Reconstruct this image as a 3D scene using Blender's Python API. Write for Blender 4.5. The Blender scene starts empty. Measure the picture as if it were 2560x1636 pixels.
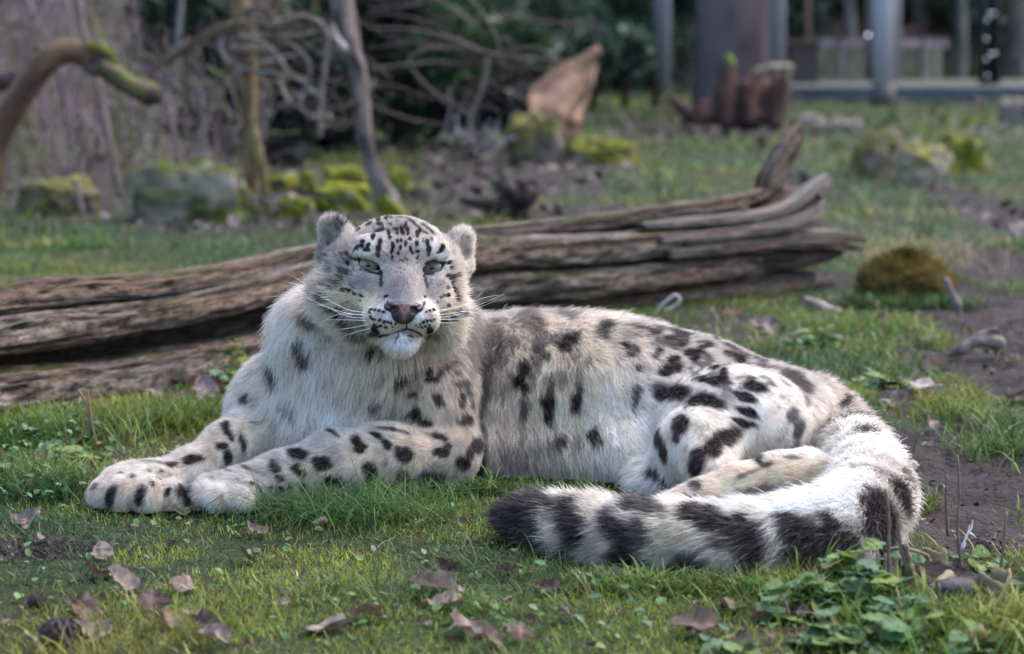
import bpy, math, random
import numpy as np
from mathutils import Vector, Matrix
from mathutils.bvhtree import BVHTree

sc = bpy.context.scene
# ------------------------------------------------------------------ camera
FPX, PXW, PXH = 6044.0, 2560.0, 1636.0      # focal length in photo pixels (85 mm on 36 mm)
HOR, CAMZ = 50.0, 0.80                      # horizon row, camera height
PITCH = math.atan((PXH / 2 - HOR) / FPX)
cd = bpy.data.cameras.new("camera"); cam = bpy.data.objects.new("camera", cd)
sc.collection.objects.link(cam); sc.camera = cam
cam.location = (0, 0, CAMZ); cam.rotation_euler = (math.pi / 2 - PITCH, 0, 0)
cd.lens = 85.0; cd.sensor_width = 36.0; cd.clip_start = 0.05; cd.clip_end = 500
cd.dof.use_dof = True; cd.dof.focus_distance = 3.86; cd.dof.aperture_fstop = 4.1
# ------------------------------------------------------------------ world, sun, exposure
SUN_EL, SUN_AZ = math.radians(55), math.radians(60)       # soft light from upper right, slightly behind
w = bpy.data.worlds.new("World"); sc.world = w; w.use_nodes = True
nt = w.node_tree; bg = nt.nodes["Background"]
sky = nt.nodes.new("ShaderNodeTexSky"); sky.sky_type = 'NISHITA'; sky.sun_disc = False
sky.sun_elevation = SUN_EL; sky.sun_rotation = SUN_AZ
sky.air_density = 1.0; sky.dust_density = 3.5; sky.ozone_density = 2.0
nt.links.new(sky.outputs[0], bg.inputs[0]); bg.inputs[1].default_value = 0.15
sl = bpy.data.lights.new("sun", 'SUN'); sl.energy = 0.65; sl.angle = math.radians(50); sl.color = (1.0, 0.93, 0.88)
so = bpy.data.objects.new("sun", sl); sc.collection.objects.link(so)
so.rotation_euler = Vector((math.sin(SUN_AZ) * math.cos(SUN_EL), math.cos(SUN_AZ) * math.cos(SUN_EL), math.sin(SUN_EL))).to_track_quat('Z', 'Y').to_euler()
sc.view_settings.view_transform = 'Standard'; sc.view_settings.look = 'None'
sc.view_settings.gamma = 1.0; sc.view_settings.exposure = 1.66
try: sc.view_settings.use_curve_mapping = False
except Exception: pass
sc.cycles.use_denoising = True
sc.cycles.max_bounces = 12; sc.cycles.diffuse_bounces = 5; sc.cycles.glossy_bounces = 2
sc.cycles.transmission_bounces = 8; sc.cycles.transparent_max_bounces = 6
sc.cycles_curves.shape = 'RIBBONS'; sc.cycles_curves.subdivisions = 1

# ------------------------------------------------------------------ helpers
RNG = np.random.default_rng(7)
CP, SP = math.cos(PITCH), math.sin(PITCH)
CAM = np.array([0, 0, CAMZ]); AX_R = np.array([1.0, 0, 0]); AX_U = np.array([0, SP, CP]); AX_F = np.array([0, CP, -SP])
def ray(px, py):
    return AX_F + (px - PXW / 2) / FPX * AX_R + (PXH / 2 - py) / FPX * AX_U
def P(px, py, Y):
    d = ray(px, py); return CAM + d * (Y / d[1])
def G(px, py, z=0.0):
    d = ray(px, py); return CAM + d * ((z - CAMZ) / d[2])
def MM(px, Y): return px * Y / FPX
def nrm(v):
    v = np.asarray(v, float); return v / (np.linalg.norm(v, axis=-1, keepdims=True) + 1e-12)

def link(name, data, parent=None, label=None, cat=None, group=None, kind=None, loc=None):
    o = bpy.data.objects.new(name, data); sc.collection.objects.link(o)
    if parent is not None: o.parent = parent
    if loc is not None: o.location = loc
    return tag(o, label, cat, group, kind)
def tag(o, label=None, cat=None, group=None, kind=None):
    if label: o["label"] = label
    if cat: o["category"] = cat
    if group: o["group"] = group
    if kind: o["kind"] = kind
    return o
def mesh(name, V, Fs, mat=None, smooth=True, col=None, colname="col"):
    """V (n,3) array, Fs (m,k) array of faces (or list of arrays)."""
    me = bpy.data.meshes.new(name)
    V = np.asarray(V, np.float32)
    if isinstance(Fs, np.ndarray): Fs = [Fs]
    Fs = [np.asarray(f, np.int32) for f in Fs if len(f)]
    nl = sum(f.size for f in Fs); nf = sum(len(f) for f in Fs)
    me.vertices.add(len(V)); me.vertices.foreach_set("co", V.ravel())
    me.loops.add(nl); me.polygons.add(nf)
    me.loops.foreach_set("vertex_index", np.concatenate([f.ravel() for f in Fs]))
    tot = np.concatenate([np.full(len(f), f.shape[1], np.int32) for f in Fs])
    st = np.concatenate([[0], np.cumsum(tot)[:-1]]).astype(np.int32)
    me.polygons.foreach_set("loop_start", st); me.polygons.foreach_set("loop_total", tot)
    me.polygons.foreach_set("use_smooth", np.full(nf, smooth))
    me.update(calc_edges=True); me.validate()
    if mat is not None: me.materials.append(mat)
    if col is not None:
        a = me.attributes.new(colname, 'FLOAT_COLOR', 'POINT')
        c = np.ones((len(V), 4), np.float32); c[:, :3] = col
        a.data.foreach_set("color", c.ravel())
    return me

# ---- value noise (numpy)
_PERM = np.random.default_rng(3).random((64, 64, 64)).astype(np.float32)
def vnoise(p, seed=0.0):
    p = np.asarray(p, np.float32) + np.float32(seed * 13.37)
    i = np.floor(p).astype(np.int32); f = p - i; f = f * f * (3 - 2 * f); i &= 63; j = (i + 1) & 63
    x0, y0, z0 = i[..., 0], i[..., 1], i[..., 2]; x1, y1, z1 = j[..., 0], j[..., 1], j[..., 2]
    fx, fy, fz = f[..., 0], f[..., 1], f[..., 2]; T = _PERM
    a = T[x0, y0, z0] * (1 - fx) + T[x1, y0, z0] * fx; b = T[x0, y1, z0] * (1 - fx) + T[x1, y1, z0] * fx
    c = T[x0, y0, z1] * (1 - fx) + T[x1, y0, z1] * fx; d = T[x0, y1, z1] * (1 - fx) + T[x1, y1, z1] * fx
    return (a * (1 - fy) + b * fy) * (1 - fz) + (c * (1 - fy) + d * fy) * fz - 0.5      # about -0.5..0.5
def fbm(p, oct=3, seed=0.0):
    s = 0; a = 1.0; p = np.asarray(p, np.float32)
    for k in range(oct): s = s + a * vnoise(p * (2.03 ** k), seed + k * 1.7); a *= 0.5
    return s
def p3(x, y, z=0.0, s=1.0): return np.stack([np.asarray(x) * s, np.asarray(y) * s, np.zeros_like(np.asarray(x, float)) + z], -1)
def sstep(a, b, x):
    t = np.clip((x - a) / (b - a), 0, 1); return t * t * (3 - 2 * t)

# ---- materials
def mat(name, col=(.5, .5, .5), rough=.8, attr=None, noise=None, bump=None, spec=0.3, trans=0.0, sheen=0.0, mul=None):
    """Principled material. noise=(scale, colour2, detail[, (sx,sy,sz)]), bump=(scale,strength,distance)."""
    m = bpy.data.materials.new(name); m.use_nodes = True; t = m.node_tree; b = t.nodes["Principled BSDF"]
    b.inputs["Roughness"].default_value = rough; b.inputs["Specular IOR Level"].default_value = spec
    b.inputs["Base Color"].default_value = (*col, 1)
    src = None
    if attr:
        a = t.nodes.new("ShaderNodeAttribute"); a.attribute_name = attr; src = a.outputs["Color"]
    if noise:
        tc = t.nodes.new("ShaderNodeTexCoord"); mp = t.nodes.new("ShaderNodeMapping")
        if len(noise) > 3: mp.inputs["Scale"].default_value = noise[3]
        t.links.new(tc.outputs["Object"], mp.inputs[0])
        n = t.nodes.new("ShaderNodeTexNoise"); n.inputs["Scale"].default_value = noise[0]; n.inputs["Detail"].default_value = noise[2]
        n.inputs["Roughness"].default_value = .65
        t.links.new(mp.outputs[0], n.inputs["Vector"])
        r = t.nodes.new("ShaderNodeMapRange"); r.inputs[1].default_value = .35; r.inputs[2].default_value = .65
        t.links.new(n.outputs["Fac"], r.inputs[0])
        mx = t.nodes.new("ShaderNodeMix"); mx.data_type = 'RGBA'
        t.links.new(r.outputs[0], mx.inputs[0])
        if src is not None:
            mx.blend_type = 'MULTIPLY'; t.links.new(src, mx.inputs[6]); mx.inputs[7].default_value = (*noise[1], 1)
        else:
            mx.inputs[6].default_value = (*col, 1); mx.inputs[7].default_value = (*noise[1], 1)
        src = mx.outputs[2]
    if src is not None: t.links.new(src, b.inputs["Base Color"])
    if bump:
        tc = t.nodes.new("ShaderNodeTexCoord"); n = t.nodes.new("ShaderNodeTexNoise"); mp = t.nodes.new("ShaderNodeMapping")
        if len(bump) > 3: mp.inputs["Scale"].default_value = bump[3]
        n.inputs["Scale"].default_value = bump[0]; n.inputs["Detail"].default_value = 6
        t.links.new(tc.outputs["Object"], mp.inputs[0]); t.links.new(mp.outputs[0], n.inputs["Vector"])
        bp = t.nodes.new("ShaderNodeBump"); bp.inputs["Strength"].default_value = bump[1]; bp.inputs["Distance"].default_value = bump[2]
        t.links.new(n.outputs["Fac"], bp.inputs["Height"]); t.links.new(bp.outputs[0], b.inputs["Normal"])
    if trans > 0:
        tr = t.nodes.new("ShaderNodeBsdfTranslucent"); ms = t.nodes.new("ShaderNodeMixShader"); ms.inputs[0].default_value = trans
        out = t.nodes["Material Output"]
        if src is not None: t.links.new(src, tr.inputs[0])
        else: tr.inputs[0].default_value = (*col, 1)
        t.links.new(b.outputs[0], ms.inputs[1]); t.links.new(tr.outputs[0], ms.inputs[2]); t.links.new(ms.outputs[0], out.inputs[0])
    if sheen: b.inputs["Sheen Weight"].default_value = sheen
    return m

# ---- implicit surfaces -> one continuous mesh (surface nets)
class Field:
    def __init__(s, xs, ys, zs):
        s.xs, s.ys, s.zs = [np.asarray(a, np.float32) for a in (xs, ys, zs)]
        s.D = np.full((len(xs), len(ys), len(zs)), 0.5, np.float32); s.prims = []
    def _box(s, lo, hi):
        out = []
        for a, l, h in zip((s.xs, s.ys, s.zs), lo, hi):
            i0 = max(np.searchsorted(a, l) - 1, 0); i1 = min(np.searchsorted(a, h) + 1, len(a)); out.append(slice(int(i0), int(i1)))
        return tuple(out)
    def add(s, fn, lo, hi, k, sub=False, info=None):
        sl = s._box(np.array(lo) - k * 1.6 - .01, np.array(hi) + k * 1.6 + .01)
        if min(q.stop - q.start for q in sl) <= 0: return
        X, Y, Z = np.meshgrid(s.xs[sl[0]], s.ys[sl[1]], s.zs[sl[2]], indexing='ij')
        d = fn(np.stack([X, Y, Z], -1)).astype(np.float32); a = s.D[sl]
        if sub:
            h = np.clip(.5 + .5 * (a + d) / k, 0, 1) ; h = 1 - h
            s.D[sl] = a * (1 - h) + (-d) * h + k * h * (1 - h)
        else:
            h = np.clip(.5 + .5 * (a - d) / k, 0, 1)
            s.D[sl] = a * (1 - h) + d * h - k * h * (1 - h)
            if info is not None: s.prims.append((fn, info))
    def ell(s, c, r, R=None, k=.02, sub=False, info=None):
        c = np.asarray(c, np.float32); r = np.asarray(r, np.float32)
        R = np.eye(3, dtype=np.float32) if R is None else np.asarray(R, np.float32)      # columns = local axes
        def fn(p):
            q = (p - c) @ R; k0 = np.sqrt(((q / r) ** 2).sum(-1)); k1 = np.sqrt(((q / (r * r)) ** 2).sum(-1)) + 1e-6
            return k0 * (k0 - 1) / k1
        e = np.sqrt(((R * r) ** 2).sum(1)); s.add(fn, c - e, c + e, k, sub, info)
    def cone(s, a, b, ra, rb, k=.02, sub=False, info=None, squash=None):
        a = np.asarray(a, np.float32); b = np.asarray(b, np.float32); ab = b - a; L2 = float(ab @ ab) + 1e-9
        def fn(p):
            pa = p - a; h = np.clip((pa @ ab) / L2, 0, 1)
            return np.sqrt(((pa - h[..., None] * ab) ** 2).sum(-1)) - (ra + (rb - ra) * h)
        m = max(ra, rb); s.add(fn, np.minimum(a, b) - m, np.maximum(a, b) + m, k, sub, info)
    def chain(s, pts, rad, k=.02, sub=False, infos=None):
        for i in range(len(pts) - 1):
            f = nrm(np.asarray(pts[i + 1]) - np.asarray(pts[i]))
            inf = None if infos is None else (infos[0] if not isinstance(infos, list) else infos[i], f)
            s.cone(pts[i], pts[i + 1], rad[i], rad[i + 1], k, sub, inf)
    def nets(s):
        D, xs, ys, zs = s.D, s.xs, s.ys, s.zs; I = D < 0
        c = [I[:-1, :-1, :-1], I[1:, :-1, :-1], I[:-1, 1:, :-1], I[1:, 1:, :-1], I[:-1, :-1, 1:], I[1:, :-1, 1:], I[:-1, 1:, 1:], I[1:, 1:, 1:]]
        anyc = c[0].copy(); allc = c[0].copy()
        for q in c[1:]: anyc |= q; allc &= q
        act = anyc & ~allc; ix, iy, iz = np.nonzero(act); n = len(ix)
        idx = np.full(act.shape, -1, np.int32); idx[ix, iy, iz] = np.arange(n)
        offs = [(0, 0, 0), (1, 0, 0), (0, 1, 0), (1, 1, 0), (0, 0, 1), (1, 0, 1), (0, 1, 1), (1, 1, 1)]
        val = [D[ix + a, iy + b, iz + e] for a, b, e in offs]
        pos = [np.stack([xs[ix + a], ys[iy + b], zs[iz + e]], -1) for a, b, e in offs]
        acc = np.zeros((n, 3), np.float32); cnt = np.zeros(n, np.float32)
        for i, j in [(0, 1), (2, 3), (4, 5), (6, 7), (0, 2), (1, 3), (4, 6), (5, 7), (0, 4), (1, 5), (2, 6), (3, 7)]:
            m = (val[i] < 0) != (val[j] < 0); t = np.where(m, val[i] / np.where(m, val[i] - val[j], 1), 0)
            q = pos[i] + (pos[j] - pos[i]) * t[:, None]; acc += q * m[:, None]; cnt += m
        V = acc / np.maximum(cnt, 1)[:, None]; quads = []
        for ax in range(3):
            A = I if True else None
            sl0 = [slice(None)] * 3; sl1 = [slice(None)] * 3; sl0[ax] = slice(None, -1); sl1[ax] = slice(1, None)
            a, b = I[tuple(sl0)], I[tuple(sl1)]; m = a != b
            u, v = [(1, 2), (2, 0), (0, 1)][ax]
            mm = np.zeros_like(m); inner = [slice(None)] * 3; inner[u] = slice(1, -1); inner[v] = slice(1, -1)
            mm[tuple(inner)] = m[tuple(inner)]; e = list(np.nonzero(mm)); flip = ~a[tuple(e)]
            def cell(du, dv):
                q = [x.copy() for x in e]; q[u] -= du; q[v] -= dv; return idx[tuple(q)]
            Q = np.stack([cell(1, 1), cell(0, 1), cell(0, 0), cell(1, 0)], -1); Q[flip] = Q[flip][:, ::-1]; quads.append(Q)
        Q = np.concatenate(quads); return V, Q[(Q >= 0).all(1)]
def axis(lo, hi, step, dense=()):
    """grid coordinates, finer inside the dense (lo,hi,step) spans"""
    out = [lo]
    while out[-1] < hi:
        x = out[-1]; st = step
        for a, b, s2 in dense:
            if a <= x <= b: st = min(st, s2)
            else:
                d = (a - x) if x < a else (x - b); st = min(st, s2 + d * .25)
        out.append(x + st)
    return np.array(out)
def normals(V, Q):
    a = V[Q[:, 2]] - V[Q[:, 0]]; b = V[Q[:, 3]] - V[Q[:, 1]]; n = np.cross(a, b); N = np.zeros_like(V)
    for k in range(4): np.add.at(N, Q[:, k], n)
    return nrm(N).astype(np.float32)
def smooth(V, Q, it=1, f=.5):
    for _ in range(it):
        A = np.zeros_like(V); C = np.zeros(len(V), np.float32)
        for k in range(4):
            i, j = Q[:, k], Q[:, (k + 1) % 4]; np.add.at(A, i, V[j]); np.add.at(C, i, 1); np.add.at(A, j, V[i]); np.add.at(C, j, 1)
        V = V * (1 - f) + A / np.maximum(C, 1)[:, None] * f
    return V
def tube(pts, rad, n=6, cap=True):
    pts = np.asarray(pts, float); rad = np.broadcast_to(rad, (len(pts),)); T = nrm(np.gradient(pts, axis=0))
    up = np.array([0, 0, 1.0]) if abs(T[0][2]) < .9 else np.array([1.0, 0, 0]); V = []
    U = nrm(np.cross(T[0], up))
    for p, t, r in zip(pts, T, rad):
        U = nrm(U - t * (U @ t)); W = np.cross(t, U)
        a = np.arange(n) * 2 * math.pi / n; V.append(p + r * (np.cos(a)[:, None] * U + np.sin(a)[:, None] * W))
    V = np.concatenate(V); m = len(pts); i = np.arange(m - 1)[:, None] * n; j = np.arange(n)[None]; j2 = (j + 1) % n
    Q = np.stack([i + j, i + j2, i + n + j2, i + n + j], -1).reshape(-1, 4)
    if cap:
        V = np.concatenate([V, pts[:1], pts[-1:]]); c0, c1 = m * n, m * n + 1; j = np.arange(n); j2 = (j + 1) % n
        T0 = np.stack([j2, j, np.full(n, c0)], -1); T1 = np.stack([(m - 1) * n + j, (m - 1) * n + j2, np.full(n, c1)], -1)
        return V, [Q, np.concatenate([T0, T1])]
    return V, [Q]
def spline(pts, n=24):
    """Catmull-Rom through rows of pts"""
    p = np.asarray(pts, float); p = np.concatenate([2 * p[:1] - p[1:2], p, 2 * p[-1:] - p[-2:-1]]); m = len(p) - 3
    t = np.linspace(0, m, n); i = np.minimum(t.astype(int), m - 1); f = (t - i)[:, None]
    a, b, c, d = p[i], p[i + 1], p[i + 2], p[i + 3]
    return .5 * ((2 * b) + (-a + c) * f + (2 * a - 5 * b + 4 * c - d) * f * f + (-a + 3 * b - 3 * c + d) * f ** 3)
def joinm(parts):
    V = []; F = {}; o = 0
    for v, fs in parts:
        V.append(v)
        for f in (fs if isinstance(fs, list) else [fs]):
            if len(f): F.setdefault(f.shape[1], []).append(f + o)
        o += len(v)
    return np.concatenate(V), [np.concatenate(x) for x in F.values()]
# =================================================================== snow leopard
FUR_N = 650000
HS = 0.000668                                     # head unit: about one photo pixel
HO = P(1003, 666, 4.02)
_y, _r = math.radians(8), math.radians(2.2)
HX = AX_R * math.cos(_y) + AX_F * math.sin(_y); HY = -AX_F * math.cos(_y) + AX_R * math.sin(_y)
HX, HZ = HX * math.cos(_r) - AX_U * math.sin(_r), AX_U * math.cos(_r) + HX * math.sin(_r)
HR = np.stack([HX, HY, HZ], 1)                    # columns = head axes in the world
def H(x, y, z): return HO + HS * (HR @ np.array([x, y, z], float))
def rot(ax, deg):
    return np.array(Matrix.Rotation(math.radians(deg), 3, ax))

F = Field(axis(-.80, .74, .0075, [(-.37, -.03, .0024)]), axis(3.40, 4.66, .0085, [(3.90, 4.14, .0024)]), axis(-.03, .50, .0075, [(.21, .49, .0024)]))
def fi(L, dx=0, dy=1, dz=0, lift=.45, dens=1.0, rand=.25):
    """fur: length m, flow direction (image right, image down, away), lift, density, disorder"""
    return dict(L=L, flow=nrm(np.array([dx, dz, -dy], float)), lift=lift, dens=dens, rand=rand)
def E(px, py, Y, r, k=.035, info=None, R=None): F.ell(P(px, py, Y), r, R, k, False, info)
# ---- trunk
E(1290, 985, 4.39, (.165, .17, .143), .06, fi(.028, .35, 1, 0, .38, 1.1, .45))
E(1480, 990, 4.37, (.185, .17, .145), .06, fi(.028, .35, 1, 0, .38, 1.1, .45))
E(1700, 1015, 4.36, (.17, .16, .131), .06, fi(.015, .8, .5, 0, .35))
E(1935, 1065, 4.29, (.115, .14, .104), .06, fi(.020, .9, .4, 0, .4))
E(1430, 1120, 4.28, (.20, .105, .062), .05, fi(.034, .45, 1, -.1, .33, 1.1, .4))
E(1240, 1120, 4.30, (.09, .10, .06), .05, fi(.030, .3, 1, 0, .33, 1, .4))
# ---- haunch and near hind leg
E(1585, 1135, 4.22, (.085, .085, .055), .06, fi(.034, .3, 1, 0, .35))
E(1835, 1060, 4.17, (.132, .115, .100), .03, fi(.012, .5, 1, 0, .42))
E(1750, 1115, 4.08, (.075, .07, .062), .035, fi(.013, .2, 1, 0, .42))
F.cone(P(1750, 1120, 4.05), P(1790, 1190, 3.95), .055, .035, .03, False, (fi(.014, .2, 1, 0, .4), nrm([0, 0, -1])))
ft = [P(2012, 1190, 3.90), P(1950, 1198, 3.89), P(1850, 1224, 3.87), P(1750, 1258, 3.85), P(1672, 1282, 3.85)]
for a, b, ra, rb in zip(ft[:-1], ft[1:], (.042, .040, .036, .033), (.040, .036, .033, .029)):
    F.cone(a, b, ra, rb, .012, False, (fi(.014, -1, .3, 0, .45, 1, .4), nrm(b - a)))
E(1640, 1205, 4.10, (.045, .06, .036), .05, fi(.030, -.4, 1, 0, .35, 1.1, .4))     # far hind paw
# ---- neck, chest
F.cone(P(1000, 770, 4.22), P(1120, 920, 4.40), .090, .10, .04, False, (fi(.03, .6, .8, 0, .4), nrm([1, 0, 0])))
E(868, 862, 4.20, (.090, .10, .085), .04, fi(.038, -.25, 1, -.2, .3, 1, .35))
E(835, 960, 4.22, (.122, .115, .12), .05, fi(.038, -.12, 1, -.2, .28, 1, .35))
E(800, 1085, 4.21, (.122, .115, .075), .04, fi(.036, -.15, 1, -.3, .3, 1, .35))
E(930, 880, 4.17, (.075, .08, .075), .05, fi(.038, -.3, 1, -.2, .28, 1, .35))
E(775, 825, 4.17, (.060, .075, .062), .045, fi(.036, -.35, 1, -.2, .32, 1.1, .35))
# ---- near shoulder and foreleg
E(1075, 1020, 4.22, (.078, .10, .115), .025, fi(.017, .15, 1, 0, .4))
E(1100, 925, 4.26, (.06, .09, .07), .04, fi(.022, .3, 1, 0, .4))
E(1120, 1130, 4.17, (.052, .06, .055), .03, fi(.014, -.6, .6, 0, .4))
fl = [P(1110, 1140, 4.15), P(960, 1145, 4.10), P(830, 1155, 4.05), P(700, 1188, 3.99), P(610, 1212, 3.95)]
for a, b, ra, rb in zip(fl[:-1], fl[1:], (.052, .052, .046, .034), (.052, .046, .034, .030)):
    F.cone(a, b, ra, rb, .025, False, (fi(.013, -1, .35, 0, .4), nrm(b - a)))
E(568, 1228, 3.94, (.052, .046, .031), .015, fi(.010, -1, .3, 0, .45))
for x, y, Y, r in ((503, 1240, 3.905, .0205), (520, 1222, 3.95, .020), (545, 1246, 3.885, .021), (600, 1250, 3.885, .0205)):
    E(x, y, Y, (r, r * 1.05, r), .010, fi(.012, -1, .5, 0, .45))
# ---- far foreleg
E(668, 1015, 4.22, (.062, .08, .08), .04, fi(.022, -.5, 1, 0, .4))
fr = [P(650, 1060, 4.19), P(575, 1120, 4.10), P(470, 1178, 4.02), P(390, 1205, 3.98)]
for a, b, ra, rb in zip(fr[:-1], fr[1:], (.052, .040, .030), (.040, .030, .030)):
    F.cone(a, b, ra, rb, .025, False, (fi(.014, -1, .7, 0, .4), nrm(b - a)))
E(350, 1215, 3.96, (.068, .054, .038), .02, fi(.013, -1, .3, 0, .45))
for x, y, Y, r in ((262, 1238, 3.935, .0225), (308, 1240, 3.905, .0235), (372, 1243, 3.895, .024), (430, 1240, 3.91, .0205)):
    E(x, y, Y, (r * 1.04, r * 1.2, r * 1.25), .008, fi(.013, -.5, .8, 0, .45))
# ---- tail
def PZ(px, py, z):
    d = ray(px, py); return CAM + d * ((z - CAMZ) / d[2])
tl = [(2040, 1015, .10, .045), (2092, 1050, .085, .038), (2130, 1105, .068, .044), (2160, 1175, .056, .054), (2172, 1250, .052, .060), (2110, 1310, .049, .058),
      (2010, 1338, .046, .053), (1900, 1350, .044, .048), (1754, 1352, .044, .047), (1600, 1342, .043, .046), (1467, 1322, .041, .042), (1360, 1300, .038, .034), (1290, 1290, .036, .022)]
TP = [PZ(a, b, z) for a, b, z, r in tl]; TR = [r for *_, r in tl]; TS = spline([list(p) + [r] for p, r in zip(TP, TR)], 26)
for i in range(len(TS) - 1):
    a, b = TS[i, :3], TS[i + 1, :3]; f = fi(.034, 0, 1, 0, .36, 1.25, .35); f['flow'] = nrm(b - a); f['tail'] = 1
    F.cone(a, b, TS[i, 3], TS[i + 1, 3], .012, False, (f, None))
# ---- head
def HE(c, r, k=12, sub=False, info=None, R=None, both=False):
    for sx in ((1, -1) if both else (1,)):
        RR = HR if R is None else HR @ (R if sx > 0 else np.diag([-1, 1, 1]) @ R @ np.diag([-1, 1, 1]))
        F.ell(H(c[0] * sx, c[1], c[2]), np.array(r) * HS, RR, k * HS, sub, info)
hf = lambda L, lift=.3, dens=1.0, rand=.15: dict(L=L, flow=None, lift=lift, dens=dens, rand=rand)
HE((0, -98, 10), (141, 125, 118), 30, info=hf(.009, .35))
HE((94, -90, -80), (78, 88, 88), 30, info=hf(.024, .33, 1, .25))
HE((-127, -98, -74), (92, 88, 88), 30, info=hf(.027, .33, 1, .25))
HE((-112, -105, 0), (70, 85, 72), 30, info=hf(.014, .3)); HE((104, -105, -4), (62, 85, 66), 30, info=hf(.014, .3))
HE((98, -118, -132), (72, 70, 70), 30, info=hf(.030, .35, 1, .3)); HE((-92, -112, -128), (72, 70, 66), 30, info=hf(.030, .35, 1, .3))
HE((0, -38, -148), (72, 82, 50), 25, info=hf(.022, .3))
HE((74, -2, -72), (56, 46, 52), 26, info=hf(.0045, .25), both=True)
HE((70, 6, 44), (56, 30, 34), 20, info=hf(.0045, .3), both=True)             # brows
F.cone(H(0, -14, 20), H(0, 66, -86), 54 * HS, 48 * HS, 18 * HS, False, (hf(.003, .22, 1.2), None))
HE((46, 58, -129), (50, 50, 42), 34, info=hf(.004, .25), both=True)
HE((0, 50, -194), (39, 34, 30), 10, info=hf(.014, .35))
HE((0, 20, -180), (48, 48, 28), 14, info=hf(.012, .35))
# ears
EL = rot('Y', -24) @ rot('Z', 28); ER = rot('Y', 24) @ rot('Z', -30)
for c, R_, sc_ in (((-162, -112, 70), EL, .84), ((158, -108, 54), ER, .80)):
    HE(c, (48 * sc_, 16, 66 * sc_), 16, info=hf(.008, .5, 1.3, .4), R=R_)
    HE(np.array(c, float) + R_ @ np.array([0, 4, -34.]), (66 * sc_, 24, 44 * sc_), 26, info=hf(.012, .5, 1.3, .5), R=R_)
    Rf = HR @ R_; off = np.array(c, float) + R_ @ np.array([0, 19, 6.0])
    F.ell(H(*off), np.array((38 * sc_, 19, 54 * sc_)) * HS, Rf, 8 * HS, True)
# eye slits
EYS = [(-80, 18), (80, -18)]
for ex, sl_ in EYS:
    F.ell(H(ex, -34, 0), np.array((33, 33, 31)) * HS, HR, 3 * HS, True)
    F.ell(H(ex, 12, 0), np.array((31, 44, 12.0)) * HS, HR @ rot('Y', sl_ * .95), 4 * HS, True)
# mouth groove and philtrum
mp_ = [(-76, 40, -172), (-50, 84, -167), (-22, 100, -160), (0, 106, -155), (22, 100, -160), (50, 84, -167), (76, 40, -172)]
for a, b in zip(mp_[:-1], mp_[1:]): F.cone(H(*a), H(*b), 2.5 * HS, 2.5 * HS, 5 * HS, True)
F.cone(H(0, 118, -128), H(0, 116, -152), 3.5 * HS, 3.5 * HS, 4 * HS, True)
F.D = np.maximum(F.D, -(F.zs[None, None, :] + .002))
LV, LQ = F.nets(); LV = smooth(LV, LQ, 1, .35)
hd = ((LV - HO) @ HR) / HS
LN = normals(LV, LQ)
bvh = BVHTree.FromPolygons([tuple(v) for v in LV.tolist()], LQ.tolist())

def hit(px, py):
    d = ray(px, py); r = bvh.ray_cast(Vector(CAM), Vector(d), 20)
    return (None, None) if r[0] is None else (np.array(r[0]), np.array(r[1]))

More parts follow.
